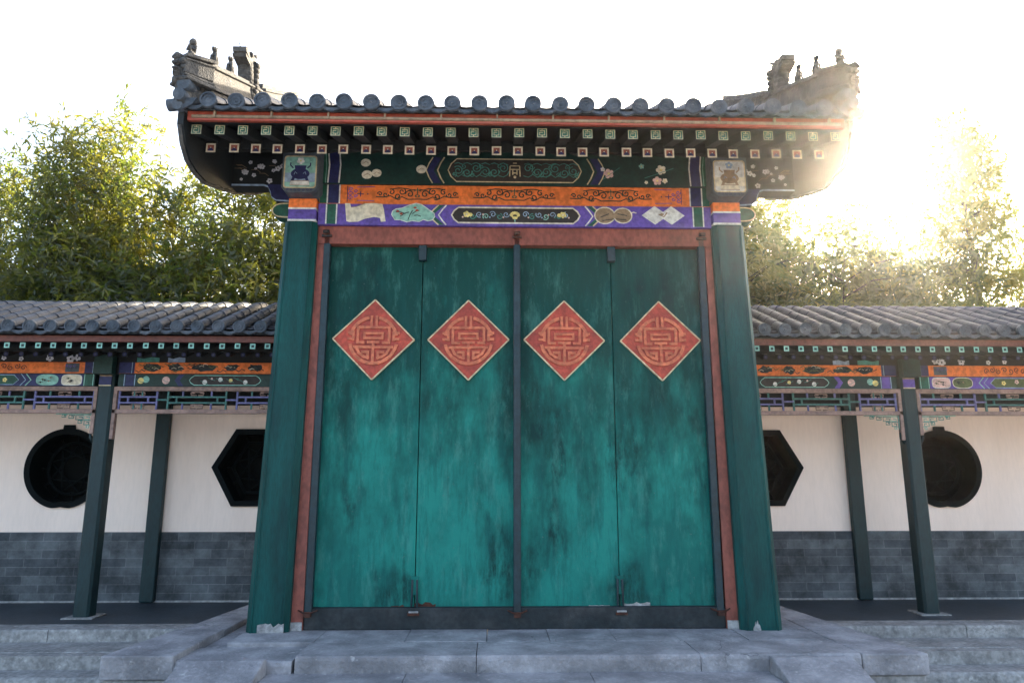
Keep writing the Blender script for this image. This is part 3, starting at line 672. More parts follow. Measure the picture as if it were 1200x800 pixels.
# tiled roofs ---------------------------------------------------------------
def roof(owner, xs, prof, r, seg_len, name='roof', ends=None, sp=None, both=True):
    """barrel tiles running down profile prof (list of (y,z) front->back), pan tiles between, one mesh;
       round end caps and drip tiles as sub-parts"""
    L = [0]
    for i in range(len(prof)-1): L.append(L[-1]+math.dist(prof[i],prof[i+1]))
    def at(t):
        for i in range(len(L)-1):
            if t <= L[i+1] or i == len(L)-2:
                k = (t-L[i])/(L[i+1]-L[i]); return (prof[i][0]+(prof[i+1][0]-prof[i][0])*k, prof[i][1]+(prof[i+1][1]-prof[i][1])*k)
    n = max(2, int(L[-1]/seg_len)); ts = [L[-1]*i/n for i in range(n+1)]
    m = MB(); K = 9
    rng = random.Random(len(xs))
    for x in xs:
        xo = rng.uniform(-.006,.006)
        for i in range(n):
            a, b = at(ts[i]), at(ts[i+1]); t = Vector((b[0]-a[0], b[1]-a[1])).normalized(); nn = Vector((-t.y, t.x))
            down = i < n/2
            ra, rb = (r*1.05, r*.96) if down else (r*.96, r*1.05)
            jx = xo+rng.uniform(-.003,.003); jz = rng.uniform(-.002,.003)
            vs = []
            for (pt, rad) in ((a,ra),(b,rb)):
                for k in range(K):
                    th = math.pi*(1.06*k/(K-1)-.03); vs.append((x+jx+rad*math.cos(th), pt[0]+nn.x*rad*math.sin(th), pt[1]+jz+nn.y*rad*math.sin(th)-.0))
            m.add(vs, [(k,k+1,K+k+1,K+k) for k in range(K-1)], 'tile', True)
            # lip ring of the overlapping tile
            e = a if down else b; vs = []
            for rad in (ra*1.0, ra*.86):
                for k in range(K):
                    th = math.pi*k/(K-1); vs.append((x+jx+rad*math.cos(th), e[0]+nn.x*rad*math.sin(th), e[1]+jz+nn.y*rad*math.sin(th)))
            m.add(vs, [(k,K+k,K+k+1,k+1) for k in range(K-1)], 'tile')
    sp = sp or (xs[1]-xs[0]); gaps = [x+sp/2 for x in xs[:-1]]
    gaps = [xs[0]-sp/2]+gaps+[xs[-1]+sp/2]
    for x in gaps:
        w = sp/2-.01; steps = n*2
        for i in range(steps):
            a, b = at(L[-1]*i/steps), at(L[-1]*(i+1)/steps); vs = []
            up = .010 if i < steps/2 else 0; up2 = 0 if i < steps/2 else .010
            for (pt,u) in ((a,up),(b,up2)):
                for k in range(5):
                    q = k/2-1; vs.append((x+w*q, pt[0], pt[1]-.035+.03*q*q+u))
            m.add(vs, [(k+1,k,5+k,5+k+1)[::-1] for k in range(4)], 'tile', False)
    o = m.build(name, owner)
    # under-board so that no light leaks between the tiles
    u = MB(); x0, x1 = gaps[0]-sp/2, gaps[-1]+sp/2
    for i in range(len(prof)-1):
        a, b = prof[i], prof[i+1]
        u.hexa([(x0,a[0],a[1]-.085),(x1,a[0],a[1]-.085),(x0,b[0],b[1]-.085),(x1,b[0],b[1]-.085),(x0,a[0],a[1]-.05),(x1,a[0],a[1]-.05),(x0,b[0],b[1]-.05),(x1,b[0],b[1]-.05)],'dark')
    u.build('roof_board', o)
    a = prof[0]
    c = MB(); rc = r*1.16; a = (a[0]-.02, a[1]-.016)
    c.tube([(0,a[0]-.012,a[1]+.012),(0,a[0]+.03,a[1]+.016)], rc, 'capm', 20)
    def ring(r0,r1,y0):
        n2=20; vs=[]
        for rad,y in ((r0,y0+.008),(r0,y0),(r1,y0),(r1,y0+.008)):
            vs += [(rad*math.cos(2*math.pi*k/n2), y, a[1]+.012+rad*math.sin(2*math.pi*k/n2)) for k in range(n2)]
        c.add(vs, [(q*n2+k,q*n2+(k+1)%n2,(q+1)*n2+(k+1)%n2,(q+1)*n2+k) for q in range(3) for k in range(n2)],'capm')
    ring(rc*.98,rc*.80,a[0]-.022); ring(rc*.52,rc*.40,a[0]-.018); c.blob((0,a[0]-.012,a[1]+.012),(rc*.2,.008,rc*.2),'capm',8,4)
    for k in range(8):
        t = k*math.pi/4; c.blob((rc*.65*math.cos(t),a[0]-.012,a[1]+.012+rc*.65*math.sin(t)),(rc*.09,.006,rc*.09),'capm',5,3)
    me = c.mesh('eave_cap')
    for x in xs: q = place('eave_cap', me, (x+rng.uniform(-.004,.004),c.c[1]+rng.uniform(-.008,.008),c.c[2]+rng.uniform(-.004,.004)), o); q.rotation_euler = (rng.uniform(-.05,.05),rng.uniform(0,6),rng.uniform(-.04,.04))
    a = prof[0]; a = (a[0]+.012, a[1]-.022)
    d = MB(); w = sp/2-.005; top=[]; bot=[]
    for k in range(9):
        q = k/4-1; top.append((w*q, a[1]-.028+.034*q*q)); bot.append((w*q, a[1]-.028+.034*q*q-.022-.020*(1-abs(q))**.8))
    d.prism(top+bot[::-1],'y',a[0]-.022,a[0]-.006,'capm')
    rim = [(p[0]*.97,p[1]+.006) for p in bot]
    for i in range(8):
        d.tube([(rim[i][0],a[0]-.026,rim[i][1]),(rim[i+1][0],a[0]-.026,rim[i+1][1])],.006,'capm',5)
    d.add([(w*(k/2-1),a[0]-.02+yy,a[1]-.028+.034*(k/2-1)**2) for yy in (0,.06) for k in range(5)],[(k,k+1,5+k+1,5+k) for k in range(4)],'tile')
    me = d.mesh('drip_tile')
    for x in gaps: place('drip_tile', me, (x,d.c[1]+rng.uniform(-.006,.006),d.c[2]+rng.uniform(-.005,.005)), o).rotation_euler = (rng.uniform(-.06,.03),rng.uniform(-.03,.03),0)
    return o
def gz(s): return 4.648+.40*s+.035*s*s
prof = [(-1.12+s, gz(s)) for s in np.linspace(0,2.82,9)]
prof += [(1.70+s, gz(2.82-s)) for s in np.linspace(.2,1.9,5)]
prof[8] = (1.70, gz(2.82)-.02)
gxs = [-2.745+i*5.49/23 for i in range(24)]
roof(gate, gxs, [(float(a),float(b)) for a,b in prof], .064, .24, 'tiled_roof')
# gable boards
for s in (-1,1):
    low_ = [(-1.10,4.44),(-1.02,4.30),(-.90,4.20),(-.72,4.16),(-.5,4.16),(-.09,4.27),(.235,4.37),(.82,4.60),(1.46,4.92),(1.7,5.03),(2.2,4.8),(3.0,4.42),(3.45,4.50)]
    hi_ = [(3.6,4.78),(1.7,5.94),(.9,5.36),(.1,4.93),(-.5,4.68),(-1.10,4.56)]
    m = MB(); m.prism(low_+hi_, 'x', s*2.965, s*3.02, 'dark'); gb = m.build('gable_board', gate)
    m = MB(); m.tube([(s*3.0,y,z-.005) for y,z in low_[:10]], .02, 'ridge', 6)
    m.build('board_edge', gb)
    # side-facing round tiles down the verge
    c = MB(); c.tube([(0,0,0),(s*.16,0,-.02)],.055,'capm',14); me = c.mesh('verge_tile')
    for i in range(13):
        y = -1.02+i*.21; z = gz(y+1.12)-.02; place('verge_tile', me, (s*2.99+c.c[0]*1,y,z), gb)
# hanging ridges with beasts
def figure(owner, x, y, z, h, kind, s):
    m = MB()
    if kind == 'beast':   # seated small beast
        m.prism([(y-.05,z),(y+.06,z),(y+.06,z+.02),(y-.05,z+.02)],'x',x-.03,x+.03,'ridge')
        m.blob((x,y+.02,z+h*.34),(.032,.045,h*.34),'ridge'); m.blob((x,y-.005,z+h*.62),(.026,.03,h*.2),'ridge')
        m.blob((x,y-.018,z+h*.86),(.026,.034,h*.14),'ridge'); m.blob((x,y-.052,z+h*.84),(.014,.02,.014),'ridge',6,4)
        for k in (-1,1):
            m.tube([(x+k*.02,y-.03,z+h*.55),(x+k*.022,y-.04,z+.02)],[.012,.009],'ridge',6); m.tube([(x+k*.016,y-.005,z+h*.93),(x+k*.02,y+.004,z+h*1.06)],[.008,.003],'ridge',5)
        m.tube([(x,y+.06,z+.03),(x,y+.075,z+h*.3),(x,y+.05,z+h*.5)],[.014,.012,.004],'ridge',6)
        return m.build('ridge_beast', owner)
    if kind == 'rider':   # robed rider on a bird at the tip
        q = h
        m.blob((x,y,z+.05*q),(.045*q,.085*q,.05*q),'ridge'); m.tube([(x,y-.05*q,z+.06*q),(x,y-.085*q,z+.12*q),(x,y-.11*q,z+.13*q)],[.024*q,.018*q,.008*q],'ridge',6)
        m.tube([(x,y+.06*q,z+.06*q),(x,y+.12*q,z+.12*q)],[.03*q,.012*q],'ridge',6)
        m.blob((x,y+.005,z+.125*q),(.05*q,.04*q,.07*q),'ridge'); m.blob((x,y,z+.22*q),(.048*q,.045*q,.045*q),'ridge'); m.blob((x,y+.004,z+.25*q),(.036*q,.036*q,.026*q),'ridge')
        for k in (-1,1): m.tube([(x+k*.045*q,y,z+.17*q),(x+k*.05*q,y-.03*q,z+.11*q),(x+k*.01*q,y-.05*q,z+.12*q)],[.018*q,.014*q,.01*q],'ridge',6)
        return m.build('ridge_rider', owner)
    # large horned beast: upright scaly neck, open-jawed head looking out over the eave, curled mane behind
    for q in range(7):
        f = q/6; m.blob((x, y+.03-.10*f, z+h*(.08+.62*f)), (.092-.01*f, .10-.012*f, h*.15), 'ridge', 10, 6)
    m.prism([(y-.07,z+h*.60),(y-.24,z+h*.66),(y-.26,z+h*.72),(y-.14,z+h*.72),(y-.25,z+h*.78),(y-.26,z+h*.88),(y-.16,z+h*.90),(y-.08,z+h*.98),(y+.04,z+h*.96),(y+.05,z+h*.62)],'x',x-.07,x+.07,'ridge')
    for k in (-1,1):
        m.blob((x+k*.072,y-.11,z+h*.88),(.025,.032,.03),'ridge',8,5)
        m.tube([(x+k*.05,y-.02,z+h*.96),(x+k*.075,y+.03,z+h*1.04),(x+k*.06,y+.07,z+h*1.02)],[.022,.014,.005],'ridge',6)
        for q in range(6): m.tube([(x+k*.065,y+.0,z+h*(.14+.13*q)),(x+k*.085,y+.08,z+h*(.20+.13*q)),(x+k*.06,y+.12+.01*q,z+h*(.27+.13*q))],[.034,.030,.012],'ridge',7)
        m.tube([(x+k*.03,y-.10,z+h*.95),(x+k*.045,y-.16,z+h*1.10),(x+k*.04,y-.13,z+h*1.20),(x+k*.055,y-.20,z+h*1.36)],[.006,.005,.004,.003],'iron',5)
    m.blob((x,y+.10,z+h*.95),(.05,.05,h*.12),'ridge'); m.blob((x,y+.12,z+h*.72),(.05,.05,h*.2),'ridge'); m.blob((x,y+.13,z+h*.4),(.05,.05,h*.3),'ridge')
    return m.build('horned_beast', owner)
for s in (-1,1):
    m = MB()
    # path of the ridge: twisted outwards at the tip
    path = [(3.01,-1.18),(2.94,-1.07),(2.87,-.95),(2.85,-.5),(2.85,.0),(2.85,.34)]
    base = [gz(0)+.06, gz(.04)+.04, gz(.17)+.01, gz(.62), gz(1.12), gz(1.46)]
    topz = [5.04,5.075,5.125,5.30,5.50,5.61]
    def course(lo, hi, w, mm='ridge', i0=0, i1=None):
        i1 = i1 or len(path); vs = []
        for i in range(i0,i1):
            a = Vector(path[max(i-1,0)]); b = Vector(path[min(i+1,len(path)-1)]); t = (b-a).normalized(); q = Vector((-t.y,t.x))*w
            z0 = base[i]+(topz[i]-base[i])*lo; z1 = base[i]+(topz[i]-base[i])*hi; p = Vector(path[i])
            vs += [(s*(p.x+q.x),p.y+q.y,z0),(s*(p.x-q.x),p.y-q.y,z0),(s*(p.x-q.x),p.y-q.y,z1),(s*(p.x+q.x),p.y+q.y,z1)]
        n = i1-i0; fs = [(4*i+j,4*i+(j+1)%4,4*i+4+(j+1)%4,4*i+4+j) for i in range(n-1) for j in range(4)]
        fs += [(3,2,1,0),tuple(4*(n-1)+j for j in range(4))]
        if s > 0: fs = [f[::-1] for f in fs]
        m.add(vs, fs, mm)
    course(-.25,.30,.07,'ridge',2); course(-.30,.30,.045,'ridge',0,3)
    course(.30,.38,.10); course(.38,.84,.065); course(.84,.90,.095); course(.90,1.0,.06)
    course(.94,1.04,.10,'ridge',0,3); course(.28,.37,.125,'ridge',0,3); course(.50,.90,.085,'ridge',0,3); course(.40,.47,.10,'ridge',0,3)
    rd = m.build('hanging_ridge', gate, .008)
    # rear, taller run
    m = MB(); yy = [.36,.8,1.2,1.7]; 
    def rc(lo,hi,w):
        vs=[]
        for y in yy:
            b0 = gz(y+1.12)-.02; t0 = b0+.36-.02*(y-.36)+.05
            for (dx,z) in ((w,lo),(-w,lo),(-w,hi),(w,hi)): vs.append((s*2.87+dx, y, b0+(t0-b0)*z))
        fs = [(4*i+j,4*i+(j+1)%4,4*i+4+(j+1)%4,4*i+4+j) for i in range(3) for j in range(4)]+[(3,2,1,0),(12,13,14,15)]
        m.add(vs, [f[::-1] for f in fs],'ridge')
    rc(0,.3,.075); rc(.3,.38,.10); rc(.38,.78,.07); rc(.78,.86,.10); rc(.86,1.0,.06)
    m.build('rear_ridge', rd, .008)
    figure(rd, s*2.95, -1.09, 5.075, .75, 'rider', s)
    figure(rd, s*2.86, -.82, 5.165, .20, 'beast', s); figure(rd, s*2.85, -.46, 5.305, .19, 'beast', s)
    figure(rd, s*2.85, -.02, 5.33, .47, 'horned', s)
    # carved scrolls and weathered lumps on the tip
    m = MB(); rq = random.Random(31)
    for k in range(26):
        f = rq.random(); px_ = 3.01-.14*f; py_ = -1.18+.23*f; zt_ = 5.04+.085*f
        m.blob((s*(px_+.02*rq.uniform(-1,1)-.055*(k%2)+.03), py_-.055, zt_-rq.uniform(.03,.30)), (rq.uniform(.018,.036),rq.uniform(.015,.03),rq.uniform(.012,.03)), 'ridge', 7, 5)
    for k in range(3):
        m.tube([(s*3.0,-1.16,5.0-.09*k),(s*3.03,-1.20,4.985-.09*k),(s*3.035,-1.205,4.955-.09*k)],[.045,.034,.018],'ridge',7)
    m.tube([(s*2.98,-1.12,5.03),(s*3.03,-1.21,5.035),(s*3.05,-1.235,5.0)],[.045,.035,.012],'ridge',7)
    m.build('carved_tip', rd)
    # stacked moulded tiles under the tip
    m = MB()
    for (y,z,x,r_) in ((-1.15,4.78,2.95,.062),(-1.15,4.67,2.98,.055),(-1.12,4.585,3.0,.045)):
        m.tube([(s*x,y-.06,z),(s*(x-.02),y+.16,z+.03)],r_,'capm',14)
    m.prism([(s*2.84,4.66),(s*3.02,4.66),(s*3.0,4.60),(s*2.96,4.55),(s*2.88,4.60)],'y',-1.16,-1.14,'capm')
    m.build('corner_tiles', rd)
m = MB()
for i in range(6):
    zz = gz(2.82)-.02; m.tube([(-2.8,1.70,zz+.02+.0*i),(2.8,1.70,zz+.02)],.09,'tile',12) if i==0 else None
m.build('main_ridge', gate)
for s in (-1,1):
    m = MB(); m.box(s*2.2-.17,s*2.2+.17,3.0,3.34,G0,5.2,'column'); m.build('rear_column', gate, .03)
    m = MB(); a,b = sorted((s*2.06,s*2.34)); m.box(a,b,.41,2.6,0-.3,4.2,'plaster'); m.build('side_wall', gate)

# ------------------------------------------------------------------ galleries
def gallery(s):
    side = 'left' if s < 0 else 'right'
    g = thing('gallery', (s*6,2.0,-.106), ('long low covered gallery with cream wall on the left of the tall gate' if s<0 else
        'long low covered gallery with cream wall on the right of the tall gate'), 'gallery', 'low galleries flanking the gate')
    X0, X1 = 2.36, 9.6
    def bx(m, x0,x1,y0,y1,z0,z1,mm):
        a,b = sorted((s*x0,s*x1)); m.box(a,b,y0,y1,z0,z1,mm)
    # wall with window openings
    YW = 2.516; zt, zb = 3.0, .738
    hexo = [(3.288+.567*math.cos(R(a)),1.545+.567*math.sin(R(a))) for a in range(0,360,60)]
    def dense(poly, n=6):
        r = []
        for i in range(len(poly)):
            a,b = poly[i],poly[(i+1)%len(poly)]
            for k in range(n): r.append((a[0]+(b[0]-a[0])*k/n, a[1]+(b[1]-a[1])*k/n))
        return r
    def pome(R0, cx=5.72, cz=1.53):
        pts = []
        for i in range(60):
            a = 2*math.pi*i/60-math.pi/2; r = R0
            d = abs((a+math.pi/2+math.pi)%(2*math.pi)-math.pi)
            r *= 1-.055*math.exp(-(d/.14)**2)
            pts.append((cx+r*math.cos(a), cz+r*math.sin(a)))
        return pts
    m = MB()
    def cell(cx0,cx1,hole,mm='plaster'):
        n = len(hole); hc = (sum(p[0] for p in hole)/n, sum(p[1] for p in hole)/n); outer = []
        for p in hole:
            dx,dz = p[0]-hc[0],p[1]-hc[1]
            k = min([((cx1 if dx>0 else cx0)-hc[0])/dx if abs(dx)>1e-6 else 1e9, ((zt if dz>0 else zb)-hc[1])/dz if abs(dz)>1e-6 else 1e9])
            outer.append((hc[0]+dx*k,hc[1]+dz*k))
        # insert exact corners by snapping nearest
        for c in ((cx0,zb),(cx1,zb),(cx0,zt),(cx1,zt)):
            j = min(range(n), key=lambda i: math.dist(outer[i],c)); outer[j] = c
        vs = [(s*p[0],YW,p[1]) for p in hole]+[(s*p[0],YW,p[1]) for p in outer]+[(s*p[0],YW+.27,p[1]) for p in hole]
        fs = [(i,(i+1)%n,n+(i+1)%n,n+i) for i in range(n)]+[(i,2*n+i,2*n+(i+1)%n,(i+1)%n) for i in range(n)]
        m.add(vs, fs, mm)
    cell(2.6,4.0,dense(hexo)); cell(5.0,6.45,pome(.51))
    bx(m,2.2,2.6,YW,YW+.02,zb,zt,'plaster')
    for a,b in ((4.0,5.0),(6.45,X1+.6)): bx(m,a,b,YW,YW+.02,zb,zt,'plaster')
    bx(m,2.2,X1+.6,YW+.28,YW+.40,zb,zt+.2,'plaster')
    wl = m.build('wall', g)
    m = MB(); bx(m,2.2,X1+.6,YW-.06,YW-.002,2.345,3.0,'dark'); m.build('wall_plate', wl)
    m = MB(); bx(m,2.2,X1+.6,YW-.02,YW+.38,-.12,zb-.002,'dado'); m.build('brick_dado', wl, .006)
    m = MB(); bx(m,2.2,X1+.6,YW-.045,YW-.021,-.105,-.085,'mortar'); m.build('mortar_line', wl)
    # windows
    def window(hole_fn, name, lab):
        w = MB(); outer = hole_fn(1.0); inner = hole_fn(.86); n = len(outer)
        vs = []
        for pts,y in ((outer,YW+.01),(outer,YW-.035),(inner,YW-.035),(inner,YW+.26)):
            vs += [(s*p[0],y,p[1]) for p in pts]
        fs = [(q*n+i,q*n+(i+1)%n,(q+1)*n+(i+1)%n,(q+1)*n+i) for q in range(3) for i in range(n)]
        if s<0: fs=[f[::-1] for f in fs]
        w.add(vs, fs, 'window')
        if name == 'round_window':
            a,b = sorted((s*(5.72-.075),s*(5.72+.075))); w.prism([(a,2.0),(b,2.0),(b-.01,2.085),(a+.01,2.085)],'y',YW-.04,YW+.01,'window')
        fr = w.build(name, g); fr['label'] = lab
        c = MB(); inn = hole_fn(.87); c.add([(s*p[0],YW+.262,p[1]) for p in inn],[tuple(range(n))],'black'); c.build('pane', fr)
        l = MB(); mid_ = hole_fn(.66); l.tube([(s*p[0],YW+.20,p[1]) for p in mid_+[mid_[0]]],.02,'window',6)
        cx = sum(p[0] for p in outer)/n; cz = sum(p[1] for p in outer)/n; rr = random.Random(2)
        for k in range(9):
            a = k*math.pi*2/9+.2; b = a+2.1
            l.tube([(s*(cx+.36*math.cos(a)),YW+.21,cz+.36*math.sin(a)),(s*(cx+.3*math.cos(b)),YW+.21,cz+.3*math.sin(b))],.011,'window',5)
        for k in range(12):
            a = k*math.pi/6; l.tube([(s*(cx+.35*math.cos(a)),YW+.22,cz+.35*math.sin(a)),(s*(cx+.46*math.cos(a)),YW+.22,cz+.46*math.sin(a))],.011,'window',5)
        l.build('lattice', fr)
    hx = lambda k: dense([(3.288+.567*k*math.cos(R(a)),1.545+.567*k*math.sin(R(a))) for a in range(0,360,60)])
    window(hx, 'hexagonal_window', 'dark hexagonal window beside the gate'); window(lambda k: pome(.51*k), 'round_window', 'dark round window with a small crown at its top')
    # half posts on the wall
    for x in (4.50, 7.75):
        m = MB(); bx(m,x-.088,x+.088,YW-.11,YW-.021,-.10,2.9,'pillar'); m.build('wall_post', g, .015)
        m = MB(); bx(m,x-.15,x+.15,YW-.15,YW-.03,-.106,-.085,'stone2')
    # front pillars
    for x in (4.735, 8.3):
        m = MB(); w=.09; ch=.024
        pts = [(s*x-w,1.40+ch),(s*x-w+ch,1.40),(s*x+w-ch,1.40),(s*x+w,1.40+ch),(s*x+w,1.40+2*w-ch),(s*x+w-ch,1.40+2*w),(s*x-w+ch,1.40+2*w),(s*x-w,1.40+2*w-ch)]
        m.prism(pts,'z',-.095,2.80,'pillar'); pl = m.build('pillar', g)
        m = MB(); m.prism([(s*x-.17,1.34),(s*x+.17,1.34),(s*x+.15,1.66),(s*x-.15,1.66)],'z',-.107,-.094,'stone2'); m.build('pillar_base', pl)
        m = MB(); m.box(s*x-.07,s*x+.07,1.388,1.40,2.455,2.56,'purple' if s>0 else 'navy'); m.box(s*x-.07,s*x+.07,1.386,1.40,2.45,2.462,'gold'); m.box(s*x-.07,s*x+.07,1.386,1.40,2.56,2.575,'tan'); m.box(s*x-.105,s*x+.105,1.30,1.40,2.58,2.80,'dgreen'); m.build('pillar_band', pl)
    # beams
    YB = 1.42
    m = MB(); bx(m,X0,X1,YB,YB+.2,2.592,2.90,'dark'); ub = m.build('upper_beam', g)
    m = MB(); bx(m,X0,X1,YB+.006,YB+.18,2.585,2.745,'orange') if 0 else None
    segs = ((2.36,4.60),(4.87,8.17),(8.43,9.6))
    m = MB()
    for a,b in segs: bx(m,a,b,YB-.012,YB+.15,2.600,2.730,'orange' if s<0 else 'orange')
    ob = m.build('orange_board', g, .002)
    m = MB()
    for a,b in segs: bx(m,a,b,YB-.006,YB+.15,2.450,2.592,'purple' if False else 'dgreen')
    lb = m.build('lower_beam', g, .002)
    # paintings (x measured outwards from the gate axis)
    ar = Art(YB-.006); F = lambda pts: [(s*x,z) for x,z in pts]
    rr = random.Random(11+s)
    for (a,b) in ((4.36,4.60),(4.87,5.01)):      # stripes by the pillar
        pass
    ar.P(F([(4.42,2.452),(4.52,2.452),(4.52,2.59),(4.42,2.59)]),'purple' if s>0 else 'navy'); ar.L(F([(4.41,2.452),(4.41,2.59)]),.01,'lblue'); ar.L(F([(4.53,2.452),(4.53,2.59)]),.01,'lblue')
    ar.P(F([(4.90,2.452),(4.98,2.452),(4.98,2.59),(4.90,2.59)]),'green'); ar.L(F([(4.89,2.452),(4.89,2.59)]),.01,'mint'); ar.L(F([(4.99,2.452),(4.99,2.59)]),.01,'mint')
    cx0,cx1 = 2.95,3.78
    pts = F([(cx0+.06,2.465),(cx1-.06,2.465),(cx1-.02,2.49),(cx1,2.52),(cx1-.02,2.55),(cx1-.06,2.578),(cx0+.06,2.578),(cx0+.02,2.55),(cx0,2.52),(cx0+.02,2.49)])
    ar.P(pts,'brownblack'); ar.L(pts,.009,'mint',True)
    ar.P(F([(3.84,2.452),(3.90,2.452),(3.95,2.52),(3.90,2.59),(3.84,2.59),(3.89,2.52)]),'navy' if s<0 else 'purple')
    for x,z,r,mm in ((3.13,2.50,.026,'white'),(3.30,2.52,.022,'yellow'),(3.42,2.53,.026,'white'),(3.60,2.50,.028,'white'),(4.05,2.52,.045,'pinkish'),(4.28,2.53,.04,'mint'),(4.34,2.515,.036,'yellow'),(3.52,2.54,.012,'pinkish'),(3.22,2.54,.012,'green')):
        ar.C(s*x,z,r,mm,12); ar.L(F([(x-.04,z-.02),(x,z-.012),(x+.05,z+.018)]),.005,'teal')
    if s<0:
        ar.P(F([(5.00,2.452),(8.17,2.452),(8.17,2.59),(5.00,2.59)]),'navy')
    else: ar.P(F([(5.00,2.452),(8.17,2.452),(8.17,2.59),(5.00,2.59)]),'purple')
    def oval(x0,x1,m1,m2,p=3.):
        c=(x0+x1)/2; h=(x1-x0)/2; q=[]
        for i in range(24):
            a=2*math.pi*i/24; ca,sa=math.cos(a),math.sin(a)
            q.append((s*(c+h*math.copysign(abs(ca)**(2/p),ca)), 2.521+.062*math.copysign(abs(sa)**(2/p),sa)))
        ar.P(q,m1); ar.L(q,.008,m2,True)
        for k in range(5):
            x=rr.uniform(x0+.05,x1-.05); z=rr.uniform(2.49,2.55); ar.C(s*x,z,.012,('tan','thresh','olive')[k%3],6); ar.L(F([(x-.03,z),(x,z+.01),(x+.03,z-.008)]),.005,'thresh')
    if s<0: oval(5.02,5.25,'cream','white',4.); oval(5.29,5.54,'mint','mint',2.6)
    else: oval(5.03,5.25,'pinkish','white',4.); oval(5.28,5.52,'olive','cream',2.8)
    ar.L(F([(5.66,2.59),(5.60,2.52),(5.66,2.452)]),.012,'mint'); ar.L(F([(5.72,2.59),(5.66,2.52),(5.72,2.452)]),.010,'lblue')
    q = F([(5.80,2.465),(7.2,2.465),(7.26,2.52),(7.2,2.578),(5.80,2.578),(5.74,2.52)]); ar.P(q,'green' if s<0 else 'olive'); ar.L(q,.008,'lblue',True)
    for k in range(8): ar.flower(s*(5.9+.16*k),2.52+.015*(k%2),.028,('yellow','pinkish','mint')[k%3],None)
    ar.build('painting', lb)
    ar = Art(YB-.012)
    for (x,w) in ((3.02,.18),(3.30,.16),(3.62,.30),(3.95,.2),(4.22,.22)):      # grey landscape patches on the orange
        q=[]; n=14
        for i in range(n):
            a=2*math.pi*i/n; q.append((s*(x+w*.5*math.cos(a)*(.7+.5*rr.random())), 2.672+.05*math.sin(a)*(.6+.5*rr.random())))
        ar.P(q,'thresh')
        for k in range(5): 
            xx=x+rr.uniform(-.35,.35)*w; z=rr.uniform(2.64,2.71); ar.L(F([(xx-.03,z),(xx,z+.014),(xx+.03,z)]),.006,('cream','grey','olive')[k%3])
    for k in range(16):
        x=rr.uniform(2.95,4.35); z=rr.uniform(2.62,2.71); ar.L(F([(x-.05,z),(x-.01,z+.02),(x+.02,z-.01),(x+.06,z+.012)]),.010,('thresh','olive')[k%2])
    ar.P(F([(5.06,2.612),(5.22,2.612),(5.22,2.718),(5.06,2.718)]),'grey')
    for k in range(6): ar.spiral(s*(5.09+.022*k*1.1),2.665+.02*(k%2),.018,1.2,k,1,.005,('navy','purple')[k%2])
    for k in range(10): ar.spiral(s*(5.70+.075*k),2.66+.018*(k%2),.034,1.3,k,(-1)**k,.009,'thresh')
    for a,b in ((4.42,4.60),(4.87,4.995)): 
        ar.P(F([(a,2.60),(b,2.60),(b,2.73),(a,2.73)]),'navy'); ar.L(F([(a+.03,2.60),(a+.03,2.73)]),.008,'lblue')
    ar.build('painting', ob)
    ar = Art(YB)
    for (x,z,r,mm) in ((3.95,2.775,.10,'lblue'),(4.28,2.77,.13,'teal'),(5.18,2.77,.05,'blossom'),(5.10,2.785,.04,'blossom'),(5.42,2.78,.045,'blossom'),(5.75,2.77,.03,'blossom'),(5.95,2.78,.03,'blossom'),(6.3,2.77,.05,'blossom')):
        if r>.09: ar.P(F([(x-r,2.735),(x+r,2.735),(x+r,2.79),(x+r*.4,2.775),(x-r*.3,2.795),(x-r,2.785)]),mm)
        else: ar.flower(s*x,z,r,mm,None)
    ar.build('painting', ub)
    # lattice frieze in each bay
    zf0,zf1 = 2.135,2.450
    for bi,(a,b) in enumerate(((2.5,4.642),(4.828,8.18),(8.42,9.6))):
        m = MB(); 
        bx(m,a,b,YB+.0,YB+.06,zf1-.052,zf1-.003,'frieze'); bx(m,a,b,YB,YB+.06,zf0,zf0+.048,'frieze')
        if a>2.6: bx(m,a,a+.04,YB,YB+.06,1.90 if bi==1 else zf0,zf1-.05,'frieze')
        if b<9: bx(m,b-.04,b,YB,YB+.06,1.84,zf1-.05,'frieze')
        fr = m.build('frieze_frame', g, .004)
        l = MB(); z0,z1 = zf0+.05,zf1-.053; h = z1-z0; za,zb_ = z0+h*.36,z0+h*.68; y0,y1=YB+.02,YB+.042; t=.009
        u = .80; k = 0; x = a+.05
        while x < b-.15:
            e = min(x+u*.84, b-.06); cm = 'lat1' if k%2==0 else 'lat2'
            bx(l,x,e,y0,y1,za-t,za+t,cm); bx(l,x,e,y0,y1,zb_-t,zb_+t,cm)
            for q in (x,e): bx(l,q-t,q+t,y0+.001,y1+.001,z0,z1,cm)
            for q in (x+.10,e-.10): bx(l,q-t,q+t,y0+.002,y1-.002,za,zb_,cm)
            for q in (x+.17,e-.17): bx(l,q-t,q+t,y0+.002,y1-.002,zb_,z1,'lat2' if k%2==0 else 'lat1'); bx(l,q-t,q+t,y0+.002,y1-.002,z0,za,'lat2' if k%2==0 else 'lat1')
            c = (x+e)/2
            for zz,zz2 in ((zb_+t,z1),(z0,za-t)):
                hh=(zz2-zz)
                for kk in (-1,1):
                    l.tube([(s*(c+kk*.01),y0+.01,zz+.01),(s*(c+kk*.07),y0+.01,zz+.012),(s*(c+kk*.075),y0+.01,zz+hh*.6),(s*(c+kk*.03),y0+.01,zz+hh*.65)],.008,'frieze',5)
                bx(l,c-.07,c+.07,y0+.002,y1-.004,zz+hh*.72,zz+hh*.86,'frieze')
            if e+u*.16 < b: bx(l,e,min(x+u,b-.04),y0,y1,(za+zb_)/2-t,(za+zb_)/2+t,cm)
            x += u; k += 1
        l.build('lattice', fr)
